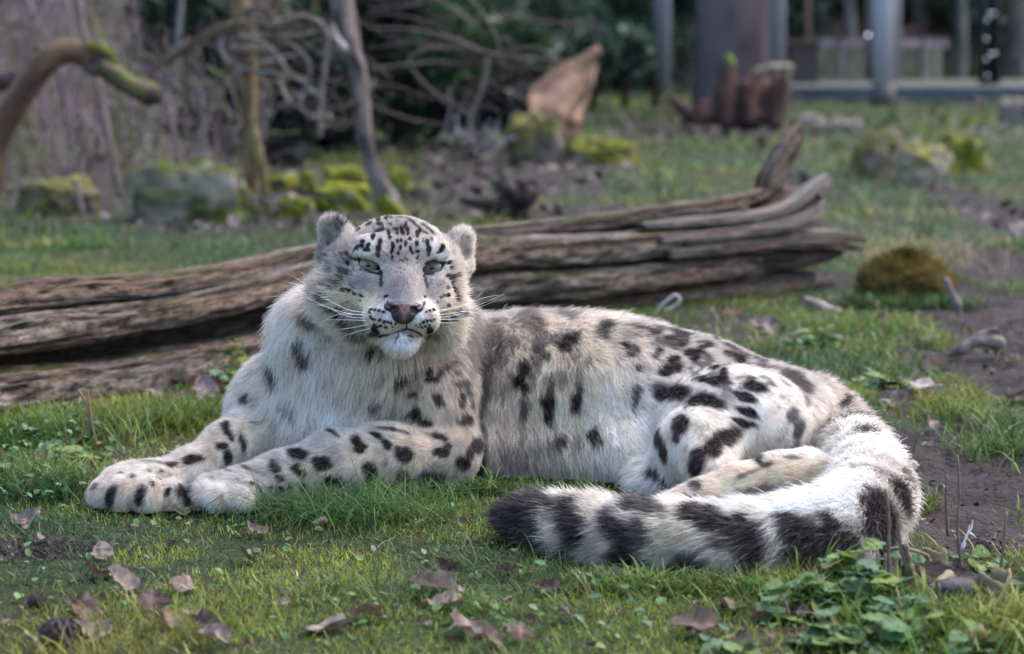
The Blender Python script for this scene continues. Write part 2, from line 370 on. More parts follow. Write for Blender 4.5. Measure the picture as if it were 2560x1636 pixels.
# ---- coat pattern, some shade of creases and gaps painted in: marks given by where they sit, size (photo px), turn (clockwise), strength
def crop(ox, oy, s, L): return [(ox + a / s, oy + b / s, c / s, d / s, e, f) for a, b, c, d, e, f in L]
SP_BODY = crop(1150, 700, 1.924, [
 (340,200,60,40,30,.6),(370,250,35,25,0,.6),(200,345,16,34,5,.85),(130,425,30,50,0,.75),(120,300,50,80,0,.45),(60,300,30,150,0,.5),(380,345,28,20,30,.8),(415,378,22,16,20,.8),
 (520,310,38,28,-25,1),(562,280,20,16,0,.9),(505,345,20,18,0,.9),(350,165,30,22,0,.5),(555,152,30,18,0,.7),(640,148,28,24,0,.75),(890,190,20,13,0,.7),
 (700,240,38,20,-25,.95),(690,275,22,24,0,.8),(800,330,28,16,25,1),(845,352,16,20,0,.9),(820,372,26,14,15,.9),(860,245,52,12,10,.8),(930,262,34,18,20,.95),
 (1010,232,34,16,10,.9),(1060,262,44,22,20,.95),(1010,290,32,18,0,.95),(1065,310,34,18,-10,.95),(965,352,20,20,0,.95),(940,375,12,14,0,.9),(1095,235,26,12,10,.8),(1150,260,30,16,20,.9),(1210,262,34,12,5,.85),
 (1000,440,44,26,-15,1),(1030,395,32,24,-20,1),(1055,430,14,26,0,1),(1100,355,26,18,0,1),(1150,345,34,18,-35,1),(1190,320,22,16,-30,.95),(1135,385,22,24,0,1),(1250,285,30,14,10,.8),(1310,290,40,14,10,.8),(1390,295,42,16,15,.8),(1180,225,40,10,5,.7),(1300,325,30,10,10,.6),
 (1300,362,38,16,15,.95),(1345,390,34,26,20,1),(1320,340,20,10,0,.8),(1225,430,26,18,0,1),(1268,448,18,22,0,1),(1175,485,28,18,15,1),(1225,490,34,24,0,1),(1268,480,22,26,0,1),
 (1018,545,78,36,-15,1),(1180,590,88,36,7,1),(1062,690,38,54,8,1),(1045,765,16,26,8,.9),(848,570,15,52,12,.9),(835,620,10,22,10,.8),
 (1415,515,58,26,12,1),(1370,568,62,22,22,1),(1385,642,54,20,22,1),(1362,692,58,20,14,1),(1272,770,78,42,-28,1),(1215,815,45,42,0,1),(1145,850,36,30,-20,1),(1140,905,32,52,8,1),(1160,960,16,24,0,.8),
 (958,770,18,50,-8,.95),(985,840,20,40,-10,.95),(1470,380,34,22,20,.8),(1550,395,50,14,15,.5),(1440,420,40,12,10,.4),(1600,485,70,30,30,.85),(1660,530,34,26,30,.8),(1660,590,18,26,0,.5),(1570,480,20,10,0,.5),
 (1600,655,30,36,20,.75),(1625,720,22,44,10,.8),(1615,790,12,40,0,.35),(1440,870,26,16,-35,.95),(1480,892,26,9,-15,.9),(1515,822,34,8,20,.85),(1590,860,40,8,5,.7),
 (310,440,26,34,0,1),(292,500,24,34,-15,1),(318,530,18,24,0,.95),(310,640,16,50,3,.8),(440,540,18,30,8,.9),(425,600,28,40,3,1),(432,670,18,30,0,1),(572,540,14,32,5,.9),(560,600,22,50,8,1),
 (490,790,26,28,-35,.9),(455,815,16,16,-35,.7),(640,765,20,34,-12,.95),(662,795,24,18,20,.85),(575,810,14,14,0,.5),(620,415,15,26,15,.5),(862,436,13,12,0,.95),(215,560,8,40,8,.35),
 (240,860,26,44,20,.42),(300,870,30,40,20,.38),(205,810,20,30,20,.3),(370,830,24,20,30,.35),
 (928,945,34,26,20,.95),(975,985,20,26,0,.9),(945,1040,28,30,0,.95),(1125,990,28,20,0,.9),(1118,1052,10,9,0,.9),(1440,1010,70,16,-12,.6),(1380,935,60,9,-20,.6),(1340,1020,18,10,0,.6),
 (1860,600,20,44,20,.95),(1890,640,24,12,0,.9),(1935,675,72,14,5,.9),(1960,742,54,20,5,.95),(1930,852,60,8,0,.35),(1790,720,16,34,-10,.5),(1720,745,14,30,-20,.35)])
SP_LEG = crop(200, 900, 2.3154, [
 (1300,15,44,18,25,.9),(1105,105,30,44,-20,.95),(1120,150,34,30,-10,.9),(950,245,22,26,20,.9),(1180,310,36,16,40,.95),(1240,348,18,14,45,.85),(1010,368,50,6,-5,.5),
 (840,395,22,42,-20,1),(868,450,16,40,-25,.95),(815,505,26,28,10,1),(848,570,22,40,-12,1),(940,490,14,48,-18,.9),(650,580,58,24,-5,1),(620,595,22,18,0,1),(520,612,26,15,0,.95),
 (460,655,16,9,0,.95),(395,650,14,7,15,.9),(295,680,14,8,0,.9),(240,660,10,5,0,.6),(410,722,26,10,35,.85),(450,695,14,6,30,.9),(510,690,6,26,0,.9),(85,735,10,16,20,.75),
 (176,800,20,52,5,1),(190,770,20,26,0,.9),(345,795,22,50,5,1),(365,760,22,16,-20,.8),(500,770,15,24,5,1),(598,732,14,12,0,.9),(555,770,20,8,30,.5),(630,780,14,60,0,1),(640,860,30,20,0,.9),(590,800,16,40,0,.5),  # tall dark marks paint the shade between toes and between the paws
 (1252,545,56,30,8,1),(1395,596,60,38,15,1),(1590,470,34,28,20,1),(1620,510,36,34,-20,1),(1240,632,26,26,10,1),(1270,660,24,22,10,.95),(1125,632,32,26,0,.95),(1110,600,18,14,0,.9),(1150,688,28,18,20,.95),
 (1160,745,22,14,30,.95),(1216,730,14,26,0,.95),(1280,735,18,26,0,.95),(1455,695,50,20,0,1),(1500,715,24,16,20,.9),(1672,640,46,34,20,1),(1690,690,44,36,0,1),(1870,560,48,42,10,1),(1840,520,20,18,0,.9),
 (1770,490,26,34,-35,1),(1712,440,40,18,32,1),(1458,425,34,13,30,.95),(1760,350,52,13,5,.95),(1815,360,32,10,10,.9),(1800,408,70,9,10,.9),(1870,425,30,8,15,.8),(1955,330,28,46,-8,1),(1915,325,34,14,5,.95),(1995,375,34,30,20,1),
 (1705,242,44,16,-28,.9),(1845,115,50,24,-25,1),(1915,75,34,20,-55,1),(1810,150,20,14,0,.9),(1725,118,24,10,-25,.8),(1925,205,26,16,-35,.9),(1940,215,24,10,40,.9),(2065,220,30,20,0,.95),(2075,255,26,20,0,.95),
 (2025,75,20,26,0,.9),(2035,120,44,18,-8,.95),(2085,90,18,26,35,.9),(2075,445,42,20,15,.95),(2110,465,22,18,0,.9),(2090,535,48,28,-5,1),(2120,510,20,22,0,.9),(2210,150,44,30,-15,.7),(2200,240,20,40,5,.85),(2240,200,26,20,0,.7),(2255,260,14,30,0,.7),
 (2232,360,40,32,0,.95),(2210,320,16,14,0,.8),(2215,600,46,38,-30,1),(2250,560,24,40,5,.95),(2300,500,24,40,5,.95),(2318,615,16,44,0,.95),(2060,680,50,22,0,.85),(1990,672,44,24,0,.9),(1865,665,34,26,0,.75),(1760,605,20,16,0,.4),
 (2160,30,30,10,-30,.8),(2120,60,26,10,-30,.8),(2180,80,20,10,-20,.7),(2325,380,18,200,-2,.75),(2330,150,34,170,0,.7),(2335,560,12,120,0,.7),  # long narrow marks: dark fur plus painted shade of the shoulder crease
 (980,790,12,8,0,.9),(1030,745,12,26,-30,.9),(985,715,16,10,0,.85),(822,800,9,26,5,.7),(1090,745,14,12,30,.9),(955,625,26,9,30,.7),(1020,655,24,7,15,.6),(860,650,14,6,15,.5),(760,690,16,7,20,.4),(900,690,14,6,15,.4),(700,850,20,10,0,.5),
 (700,430,44,10,-38,.75),(620,500,44,11,-38,.75),(780,330,40,10,-35,.6),(420,597,70,7,5,.55)])
SP_HEAD = crop(700, 480, 3.2067, [
 (450,260,12,50,-22,.55),(400,430,46,12,-20,.6),(1480,256,50,8,-8,.6),(1380,262,36,10,0,.5),(1500,480,26,12,0,.4),(300,330,10,40,10,.25),
 (730,208,24,9,-15,1),(768,172,30,9,10,1),(788,225,14,18,0,1),(800,262,26,11,10,1),(850,215,16,13,10,1),(890,208,14,7,10,1),(965,208,42,5,0,.9),(1050,238,46,6,32,.9),(1105,282,38,6,32,1),(1190,296,60,6,38,.95),(1160,235,40,6,35,.7),
 (712,262,24,11,-35,1),(632,305,20,10,-50,1),(646,212,18,7,40,.8),(640,270,20,8,-30,.7),(690,235,16,6,-30,.7),(880,262,20,5,10,.9),(775,190,10,8,0,.8),(930,235,12,5,0,.6),
 (818,300,22,7,-8,1),(780,318,24,7,-35,1),(748,352,12,22,20,1),(868,330,10,22,-10,1),(880,362,9,14,-10,1),(925,298,22,8,5,1),(940,330,12,8,0,1),(972,300,10,22,-15,1),(1005,262,22,8,-50,.9),(1000,280,9,12,0,1),(1022,300,10,20,-20,1),(985,328,12,11,0,1),(1028,335,12,7,0,1),
 (1042,376,10,12,0,1),(943,390,8,12,-10,1),(972,388,9,12,0,1),(1006,410,8,22,0,1),(965,446,8,16,0,1),(946,490,11,13,20,1),(903,430,12,28,-6,1),(898,472,9,22,8,1),(902,520,9,8,0,1),
 (1105,322,16,15,0,1),(1100,350,12,14,20,1),(1120,312,12,10,0,1),(1092,410,9,22,-6,1),(1050,462,12,30,-22,1),(1066,488,9,10,0,1),(1102,474,14,10,30,1),(1104,526,9,10,0,1),
 (800,400,13,24,0,.95),(790,450,16,30,5,.95),(785,500,14,20,0,.8),(1185,405,13,26,-8,.95),(1196,450,14,30,-5,.95),(1194,500,12,24,0,.85),(1170,330,34,6,35,.9),(1215,370,14,6,50,.6),
 (705,430,12,22,20,1),(695,460,22,11,10,1),(662,400,14,14,-40,1),(655,432,12,13,0,1),(615,440,26,6,-45,1),(585,470,20,6,-55,1),(1302,440,14,20,10,1),(1290,468,12,14,0,1),(1270,490,9,7,0,.8),
 (535,492,8,18,25,1),(490,502,10,13,30,.9),(565,530,14,9,0,1),(535,570,18,15,0,1),(1365,563,14,9,0,1),(1376,604,12,12,0,1),(1430,662,8,15,-20,1),
 (387,632,11,18,20,.95),(484,635,13,28,10,1),(468,680,12,26,22,1),(448,715,12,22,18,1),(347,740,13,15,0,1),(396,722,10,14,10,1),(386,772,20,16,-25,1),(530,645,11,22,0,.8),(497,785,18,14,10,1),(548,788,15,9,35,1),(592,815,15,9,35,.95),(645,832,13,9,20,.9),(540,882,11,6,0,.7),(640,870,12,5,0,.6),
 (320,845,30,24,20,1),(335,878,20,18,0,.95),(505,912,15,11,0,.7),(400,945,55,14,15,1),(445,995,24,16,10,1),(470,1015,22,10,0,.9),(500,1060,40,18,25,1),(545,1090,36,14,20,1),(630,1165,52,8,18,1),(560,1155,26,7,20,.8),
 (762,1120,30,20,35,1),(800,1148,36,15,5,1),(745,1140,16,14,0,1),(1203,1118,24,20,-35,1),(1172,1146,26,13,-5,1),(715,1300,36,22,-30,.95),(700,1330,26,24,0,.9),(800,1320,40,12,10,.75),(660,1350,20,14,0,.6),
 (1350,672,22,8,-30,.9),(1370,695,12,10,0,.9),(1392,690,10,26,8,1),(1385,740,9,24,12,1),(1350,768,8,12,0,.7),(1404,785,10,26,-8,1),(1430,825,11,22,-5,1),(1432,860,9,20,0,.95),(1352,825,11,13,0,1),(1320,832,10,8,0,.8),(1290,850,8,10,0,.9),(1265,880,6,6,0,.6),
 (1465,955,40,9,-5,1),(1470,985,26,6,0,.8),(1385,997,24,7,-5,1),(1330,1035,44,6,5,1),(1400,1025,26,6,-10,.8),(1352,908,10,8,0,.8),(1260,1150,28,12,-20,1),
 (730,942,9,7,0,1),(762,948,9,9,0,1),(796,950,9,10,0,1),(830,965,12,8,20,1),(712,968,6,7,0,.9),(722,1002,6,8,0,.9),(745,1022,16,7,25,1),(795,1035,11,9,0,1),(835,1048,10,9,0,1),(868,1050,9,7,0,1),(890,1056,8,7,0,1),(925,1062,6,5,0,.9),
 (760,1065,12,6,10,1),(800,1078,14,6,5,1),(845,1088,12,6,0,.95),(770,1088,14,6,0,1),(900,1085,5,5,0,.8),(1176,962,8,8,0,1),(1200,948,8,8,0,1),(1236,945,9,8,0,1),(1148,1046,10,8,0,1),(1180,1040,9,9,0,1),(1212,1036,9,8,0,1),(1238,1030,7,5,0,.9),
 (1090,1066,6,5,0,.9),(1122,1064,6,5,0,.8),(1138,1086,8,6,0,.9),(1165,1078,10,6,0,1),(1200,1072,9,6,0,1),(1110,1090,5,4,0,.8),(852,835,14,9,-10,1),(1157,842,9,9,0,1),
 (812,690,9,24,8,.85),(815,730,10,26,5,.8),(806,650,12,16,0,.95),(1168,705,6,26,-8,.8),(1178,745,7,26,-15,.7),(1160,650,7,14,0,.9),
 (925,1170,8,5,0,.7),(945,1145,7,8,0,.9),(998,1138,20,6,0,.6),(940,1178,8,6,0,.8),(1040,1165,8,6,0,.85),(1062,1168,7,7,0,.9),(925,1208,7,8,0,.8),(965,1210,5,5,0,.7),(1010,1212,5,5,0,.7),(1040,1200,5,5,0,.7),(1000,1210,4,4,0,.7),
 (175,1055,45,22,20,.9),(225,1090,50,22,20,.85),(150,1255,38,32,-10,.95),(175,1320,22,36,20,.9),(215,1360,26,32,-20,.9),(230,1300,16,20,0,.5),
 (900,545,14,10,0,.5),(1010,560,50,14,0,.28),(965,545,6,6,0,.8),(1005,530,5,6,0,.8),(985,548,5,5,0,.8),(1020,548,5,5,0,.8),(930,560,5,5,0,.6),(1100,565,14,8,0,.4)])
def line(pts, w, st=1.0, n=8):
    out = []
    for (a, b), (c, d) in zip(pts[:-1], pts[1:]):
        L = math.hypot(c - a, d - b); m = max(1, int(L / (w * 1.1)))
        for i in range(m + 1): out.append((a + (c - a) * i / m, b + (d - b) * i / m, w * 1.0, w, 0, st))
    return out
LINES = crop(700, 480, 3.2067, line([(735, 1130), (790, 1160), (860, 1152), (950, 1118), (1015, 1098), (1085, 1118), (1150, 1158), (1190, 1160)], 8)
    + line([(1015, 1035), (1015, 1100)], 8) + line([(603, 540), (655, 545), (720, 555), (778, 590), (812, 655)], 15) + line([(640, 575), (680, 622), (740, 645), (800, 658)], 12)
    + line([(1360, 572), (1290, 565), (1220, 558), (1175, 578), (1166, 650)], 14) + line([(1310, 585), (1270, 632), (1215, 652), (1170, 655)], 12)
    + line([(862, 880), (880, 915), (925, 960), (985, 1005), (1010, 1035)], 9) + line([(1160, 885), (1140, 940), (1085, 985), (1035, 1025)], 8) + line([(350, 120), (420, 170), (470, 230), (520, 265)], 11, .85)
    + line([(1400, 265), (1470, 240), (1540, 262)], 10, .8) + line([(540, 700), (560, 740), (600, 775)], 6, .5) + line([(400, 150), (440, 220), (455, 290)], 10, .35))
# tail bands, three-dimensional dark patches: px,py,rx,ry,turn,strength,depth factor
SP_TAIL = [(a, b, c * 1.14, d * 1.1, e, f) for a, b, c, d, e, f in crop(1150, 700, 1.924, [
 (240,1130,130,110,0,1),(330,1130,80,90,0,1),(330,1200,90,70,30,1),(390,1070,70,40,10,.95),(180,1190,60,50,0,.8),(530,1120,62,80,8,1),(560,1210,52,80,-10,1),(540,1290,46,60,10,.8),(590,1050,50,36,0,.9),
 (740,1180,42,80,-22,1),(800,1260,60,60,-20,1),(820,1350,90,60,10,1),(760,1390,70,40,0,.95),(880,1240,34,60,-15,.9),(850,1090,110,36,15,.95),(940,1120,60,30,20,.8),
 (1130,1150,80,50,15,1),(1210,1170,90,54,25,1),(1290,1190,100,56,30,1),(1370,1240,80,70,50,1),(1400,1310,50,70,-5,1),(1250,1260,60,24,40,.9),(1310,1330,24,40,-30,.8),
 (1100,1390,90,50,0,1),(1200,1430,110,50,5,1),(1090,1330,50,30,0,.8),(1570,1180,56,46,20,1),(1640,1230,90,70,10,1),(1730,1260,120,70,0,1),(1790,1190,60,50,35,1),(1820,1260,70,60,0,1),(1650,1310,90,40,0,.95),(1740,1150,34,30,0,.8),
 (1975,1080,58,70,0,1),(2000,1160,66,100,-5,1),(2010,1250,60,50,0,.95),(2112,1050,48,84,-20,1),(2140,1130,56,110,-5,1),(2120,900,30,40,-25,.6),(2140,960,30,50,-10,.7)])]
T_WHITE, T_CREAM, T_GREY, T_DARK = np.array([.97, .93, .89]), np.array([.90, .77, .60]), np.array([.48, .42, .40]), np.array([.032, .024, .028])
# large soft tints: px,py,rx,ry,colour,strength  (photo px)
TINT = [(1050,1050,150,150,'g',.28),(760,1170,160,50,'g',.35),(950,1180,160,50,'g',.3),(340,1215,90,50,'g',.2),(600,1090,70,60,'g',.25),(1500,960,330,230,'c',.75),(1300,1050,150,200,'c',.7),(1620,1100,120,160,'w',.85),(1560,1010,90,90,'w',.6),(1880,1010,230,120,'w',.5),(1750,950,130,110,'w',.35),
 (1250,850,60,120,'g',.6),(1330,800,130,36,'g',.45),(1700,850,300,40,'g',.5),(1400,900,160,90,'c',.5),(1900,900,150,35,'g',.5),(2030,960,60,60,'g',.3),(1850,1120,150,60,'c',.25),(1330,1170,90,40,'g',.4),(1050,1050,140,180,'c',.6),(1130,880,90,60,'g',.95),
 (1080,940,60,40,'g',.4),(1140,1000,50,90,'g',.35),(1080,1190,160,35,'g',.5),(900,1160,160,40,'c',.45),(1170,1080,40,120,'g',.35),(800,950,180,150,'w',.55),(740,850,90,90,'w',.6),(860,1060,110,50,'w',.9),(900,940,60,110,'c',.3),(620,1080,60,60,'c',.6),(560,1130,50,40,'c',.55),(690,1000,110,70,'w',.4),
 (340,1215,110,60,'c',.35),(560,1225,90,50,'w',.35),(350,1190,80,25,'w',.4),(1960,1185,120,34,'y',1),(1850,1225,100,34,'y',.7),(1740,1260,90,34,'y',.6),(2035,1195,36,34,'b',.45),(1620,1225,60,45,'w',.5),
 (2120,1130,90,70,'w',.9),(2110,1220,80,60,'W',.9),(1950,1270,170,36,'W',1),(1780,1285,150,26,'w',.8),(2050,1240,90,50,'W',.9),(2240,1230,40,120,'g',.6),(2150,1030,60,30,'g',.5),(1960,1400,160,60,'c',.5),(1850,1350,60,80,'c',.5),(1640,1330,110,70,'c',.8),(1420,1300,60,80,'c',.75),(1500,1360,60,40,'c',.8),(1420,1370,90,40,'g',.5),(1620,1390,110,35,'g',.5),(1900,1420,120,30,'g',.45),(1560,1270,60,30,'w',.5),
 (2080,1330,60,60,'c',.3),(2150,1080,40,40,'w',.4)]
TINT_H = [(700 + x / 3.2067, 480 + y / 3.2067, rx / 3.2067, ry / 3.2067, e, f) for x, y, rx, ry, e, f in [
 (1000,300,300,200,'m',.5),(1000,520,130,70,'m',.75),(1000,730,160,180,'m',.95),(640,720,150,90,'m',.85),(1270,720,110,90,'m',.85),(450,600,100,120,'m',.45),(600,900,150,70,'k',.5),(700,640,100,50,'m',.35),
 (650,490,80,26,'W',.9),(1310,510,60,24,'W',.9),(740,390,30,60,'w',.8),(1240,400,30,60,'w',.8),(840,430,30,80,'w',.6),(1140,440,26,70,'w',.6),(810,600,30,30,'w',.6),
 (330,500,120,100,'m',.3),(420,870,200,130,'k',.8),(1420,960,120,160,'k',.7),(300,1050,200,150,'k',.5),(900,1000,60,50,'W',.9),(1110,1000,60,50,'W',.9),(800,985,70,30,'m',.5),(1210,985,50,30,'m',.5),(840,1075,80,30,'w',.6),
 (1000,1250,160,90,'W',1),(620,1060,80,60,'m',.4),(380,350,90,110,'m',.45),(330,200,70,100,'w',.4),(470,240,40,60,'g',.5),(1440,330,80,90,'w',.5),(1400,260,50,30,'g',.4),(330,450,60,30,'g',.35),(540,1200,200,60,'w',.5),(680,600,90,18,'w',.5),(1240,640,60,14,'w',.5)]]
COLS = {'w': T_WHITE, 'W': np.array([.96, .96, .96]), 'c': np.array([.93, .83, .69]), 'k': np.array([.90, .80, .64]), 'g': T_GREY * .9, 'y': np.array([.98, .84, .67]), 'b': np.array([.80, .64, .42]), 'm': np.array([.30, .27, .28])}

def place(L, dep=1.0, thick=.012):
    out = []
    for px, py, rx, ry, an, st in L:
        c, n = hit(px, py)
        if c is None: continue
        D = np.linalg.norm(c - CAM); v = nrm(c - CAM); s = D / FPX
        f = max(-(n @ v), .3); n_ = n
        if -(n @ v) < .3: n_ = nrm(n - v * (.3 + (n @ v)))
        a = math.radians(an); e1 = AX_R * math.cos(a) - AX_U * math.sin(a); e2 = -AX_R * math.sin(a) - AX_U * math.cos(a)
        M = []
        for e, r in ((e1, rx), (e2, ry)):
            t = e - v * (e @ n_) / (v @ n_); M.append(t * r * s)
        nn = np.cross(M[0], M[1]); nn = nn / np.linalg.norm(nn) * max(min(rx, ry) * s * 1.2 * dep, thick)
        out.append((c, np.linalg.inv(np.stack([M[0], M[1], nn], 1)), max(np.linalg.norm(M[0]), np.linalg.norm(M[1]), np.linalg.norm(nn)) * 1.7, st))
    return out
S_BODY = place([(a, b, c * (1.38 if 1180 < a < 1530 and b < 1190 and c < 80 else 1.1), d * (1.25 if 1180 < a < 1530 and b < 1190 and d < 80 else 1.1), e, f) for a, b, c, d, e, f in SP_BODY + SP_LEG], 1.0, .026); S_HEAD = place([(a, b, c * (1.16 + 1.4 / c), d * (1.12 + 1.4 / d), e, f) for a, b, c, d, e, f in SP_HEAD], 1.0, .012); S_LINE = place(LINES); S_TAIL = place(SP_TAIL, 1.0, .02)
TI = [(a, COLS[t[4]]) for t in TINT for a in place([(t[0], t[1], t[2], t[3], 0, t[5])], 1.5)]
TI_H = [(a, COLS[t[4]]) for t in TINT_H for a in place([(t[0], t[1], t[2], t[3], 0, t[5])], 1.5)]
def field_of(p, S, soft, wob, wsc, seed):
    """0..1 how much each point belongs to any mark of S"""
    out = np.zeros(len(p), np.float32)
    wp = p + np.stack([fbm(p * wsc, 2, seed + i * 3.1) for i in range(3)], -1) * wob if wob else p
    for c, Mi, R, st in S:
        m = np.nonzero(np.abs(wp - c).max(1) < R)[0]
        if not len(m): continue
        q = (wp[m] - c) @ Mi.T.astype(np.float32); d = np.sqrt((q * q).sum(1))
        out[m] = np.maximum(out[m], st * (1 - sstep(1 - soft, 1 + soft, d)))
    return out
TAILM = np.array(TS)
def coat(p, n):
    p = p.astype(np.float32); h = ((p - HO) @ HR) / HS
    ishead = ((h / np.array([235, 190, 245])) ** 2).sum(1) < 1.35
    dt = np.full(len(p), 9., np.float32); tt = np.zeros(len(p), np.float32)
    for i, q in enumerate(TAILM):
        d = np.linalg.norm(p - q[:3], axis=1) - q[3]; m = d < dt; dt[m] = d[m]; tt[m] = i / (len(TAILM) - 1)
    istail = (dt < .02) & ((tt > .12))
    base = T_WHITE * .56 + T_CREAM * .34 + T_GREY * .10
    C = np.tile(base.astype(np.float32), (len(p), 1))
    C[ishead] = T_WHITE * .38 + T_CREAM * .27 + T_GREY * .35
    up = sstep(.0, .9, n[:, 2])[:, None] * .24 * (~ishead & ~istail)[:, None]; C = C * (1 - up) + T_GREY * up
    for L in (TI, TI_H):
        for (c, Mi, R, st), col in L:
            m = np.nonzero(np.abs(p - c).max(1) < R * 1.5)[0]
            if not len(m): continue
            q = (p[m] - c) @ Mi.T.astype(np.float32); wgt = (np.exp(-(q * q).sum(1) * .9) * st)[:, None]
            C[m] = C[m] * (1 - wgt) + col * wgt
    # fine mottling
    C *= (1 + .34 * fbm(p * 60, 3, 2.0) + .34 * vnoise(p * 420, 5.))[:, None]
    # marks in view
    k = field_of(p, S_BODY, .28, .007, 90, 1.)
    k = np.maximum(k, field_of(p, S_HEAD, .30, .003, 160, 2.)); k = np.maximum(k, field_of(p, S_LINE, .5, .0, 1, 2.))
    k = np.maximum(k, .6 * ishead * sstep(.20, .30, vnoise(p * 230, 81.)) * sstep(-.15, .1, vnoise(p * 40, 82.)) * (h[:, 2] > -20))
    kt = field_of(p, S_TAIL, .25, .02, 55, 3.); k = np.maximum(k, kt)
    ps = ((p - CAM) @ np.stack([AX_R, AX_F, AX_U], 1)); pu = ps[:, 0] / ps[:, 1] * FPX + 1280
    dors = sstep(.55, .9, n[:, 2]) * sstep(1450, 1620, pu) * (1 - sstep(1950, 2050, pu)) * (p[:, 2] > .14) * (~ishead) * (~istail)
    k = np.maximum(k, .75 * dors * sstep(.10, .17, fbm(p * 48, 3, 71.)))
    neckd = sstep(.2, .6, n[:, 2]) * (pu > 1190) * (pu < 1460) * (~ishead); k = np.maximum(k, .6 * neckd * sstep(.08, .22, fbm(p * np.array([45, 30, 30]), 3, 73.)))
    # rosettes where the camera sees nothing (back, far side)
    v = nrm(p - CAM); away = sstep(-.1, .25, (n * v).sum(1))
    w1 = p + .012 * np.stack([vnoise(p * 40, s) for s in (1, 2, 3)], -1)
    g = w1 * 19.0; cell = np.floor(g); best = np.full(len(p), 9., np.float32)
    for dx in (-1, 0, 1):
        for dy in (-1, 0, 1):
            for dz in (-1, 0, 1):
                cc = cell + np.array([dx, dy, dz]); hsh = np.stack([np.modf(np.abs(np.sin(cc @ np.array(vv)) * 43758.5453))[0] for vv in ([12.98, 78.23, 37.7], [39.3, 11.1, 83.15], [73.1, 52.2, 9.15])], -1)
                best = np.minimum(best, np.linalg.norm(g - cc - .2 - .6 * hsh, axis=1))
    ros = (1 - sstep(.30, .40, best)) * away * (~ishead)
    band = sstep(-.1, .1, np.sin(tt * 30 + 2.0 + 2 * vnoise(p * 20, 9.))) * away * istail
    k = np.clip(np.maximum(k, np.maximum(ros * (~istail), band)), 0, 1)
    k = k * (1 - (.08 + .12 * istail) * np.clip(vnoise(p * 500, 7.) * 4, 0, 1))
    C = C * (1 - k[:, None]) + (T_DARK * (1 + .6 * istail[:, None])) * k[:, None]
    return np.clip(C, .008, .95).astype(np.float32), k

def fur_fields(p):
    """length, flow, lift, density, disorder blended from the nearest body pieces"""
    n = len(p); ds = np.full((len(F.prims), n), 9., np.float32)
    for i, (fn, inf) in enumerate(F.prims):
        ds[i] = fn(p)
    dm = ds.min(0); W = np.exp(-(ds - dm) / .008); W /= W.sum(0)
    L = np.zeros(n); fl = np.zeros((n, 3)); li = np.zeros(n); de = np.zeros(n); ra = np.zeros(n); wh = np.zeros(n); wt = np.zeros(n)
    rad = nrm(p - H(0, 175, -95))
    for i, (fn, inf) in enumerate(F.prims):
        f = inf[0] if isinstance(inf, tuple) else inf
        w_ = W[i]; L += w_ * f['L']; li += w_ * f['lift']; de += w_ * f['dens']; ra += w_ * f['rand']
        fl += w_[:, None] * (rad if f['flow'] is None else f['flow'][None]); wh += w_ * (f['flow'] is None); wt += w_ * ('tail' in f)
    return L, nrm(fl), li, de, ra, wh, wt

leopard_mat = mat("leopard_skin", attr="col", rough=.9, spec=.1)
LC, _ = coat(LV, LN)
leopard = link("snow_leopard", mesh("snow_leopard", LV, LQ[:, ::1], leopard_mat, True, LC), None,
    "pale spotted snow leopard lying on the grass in front of the log, head raised", "snow leopard")

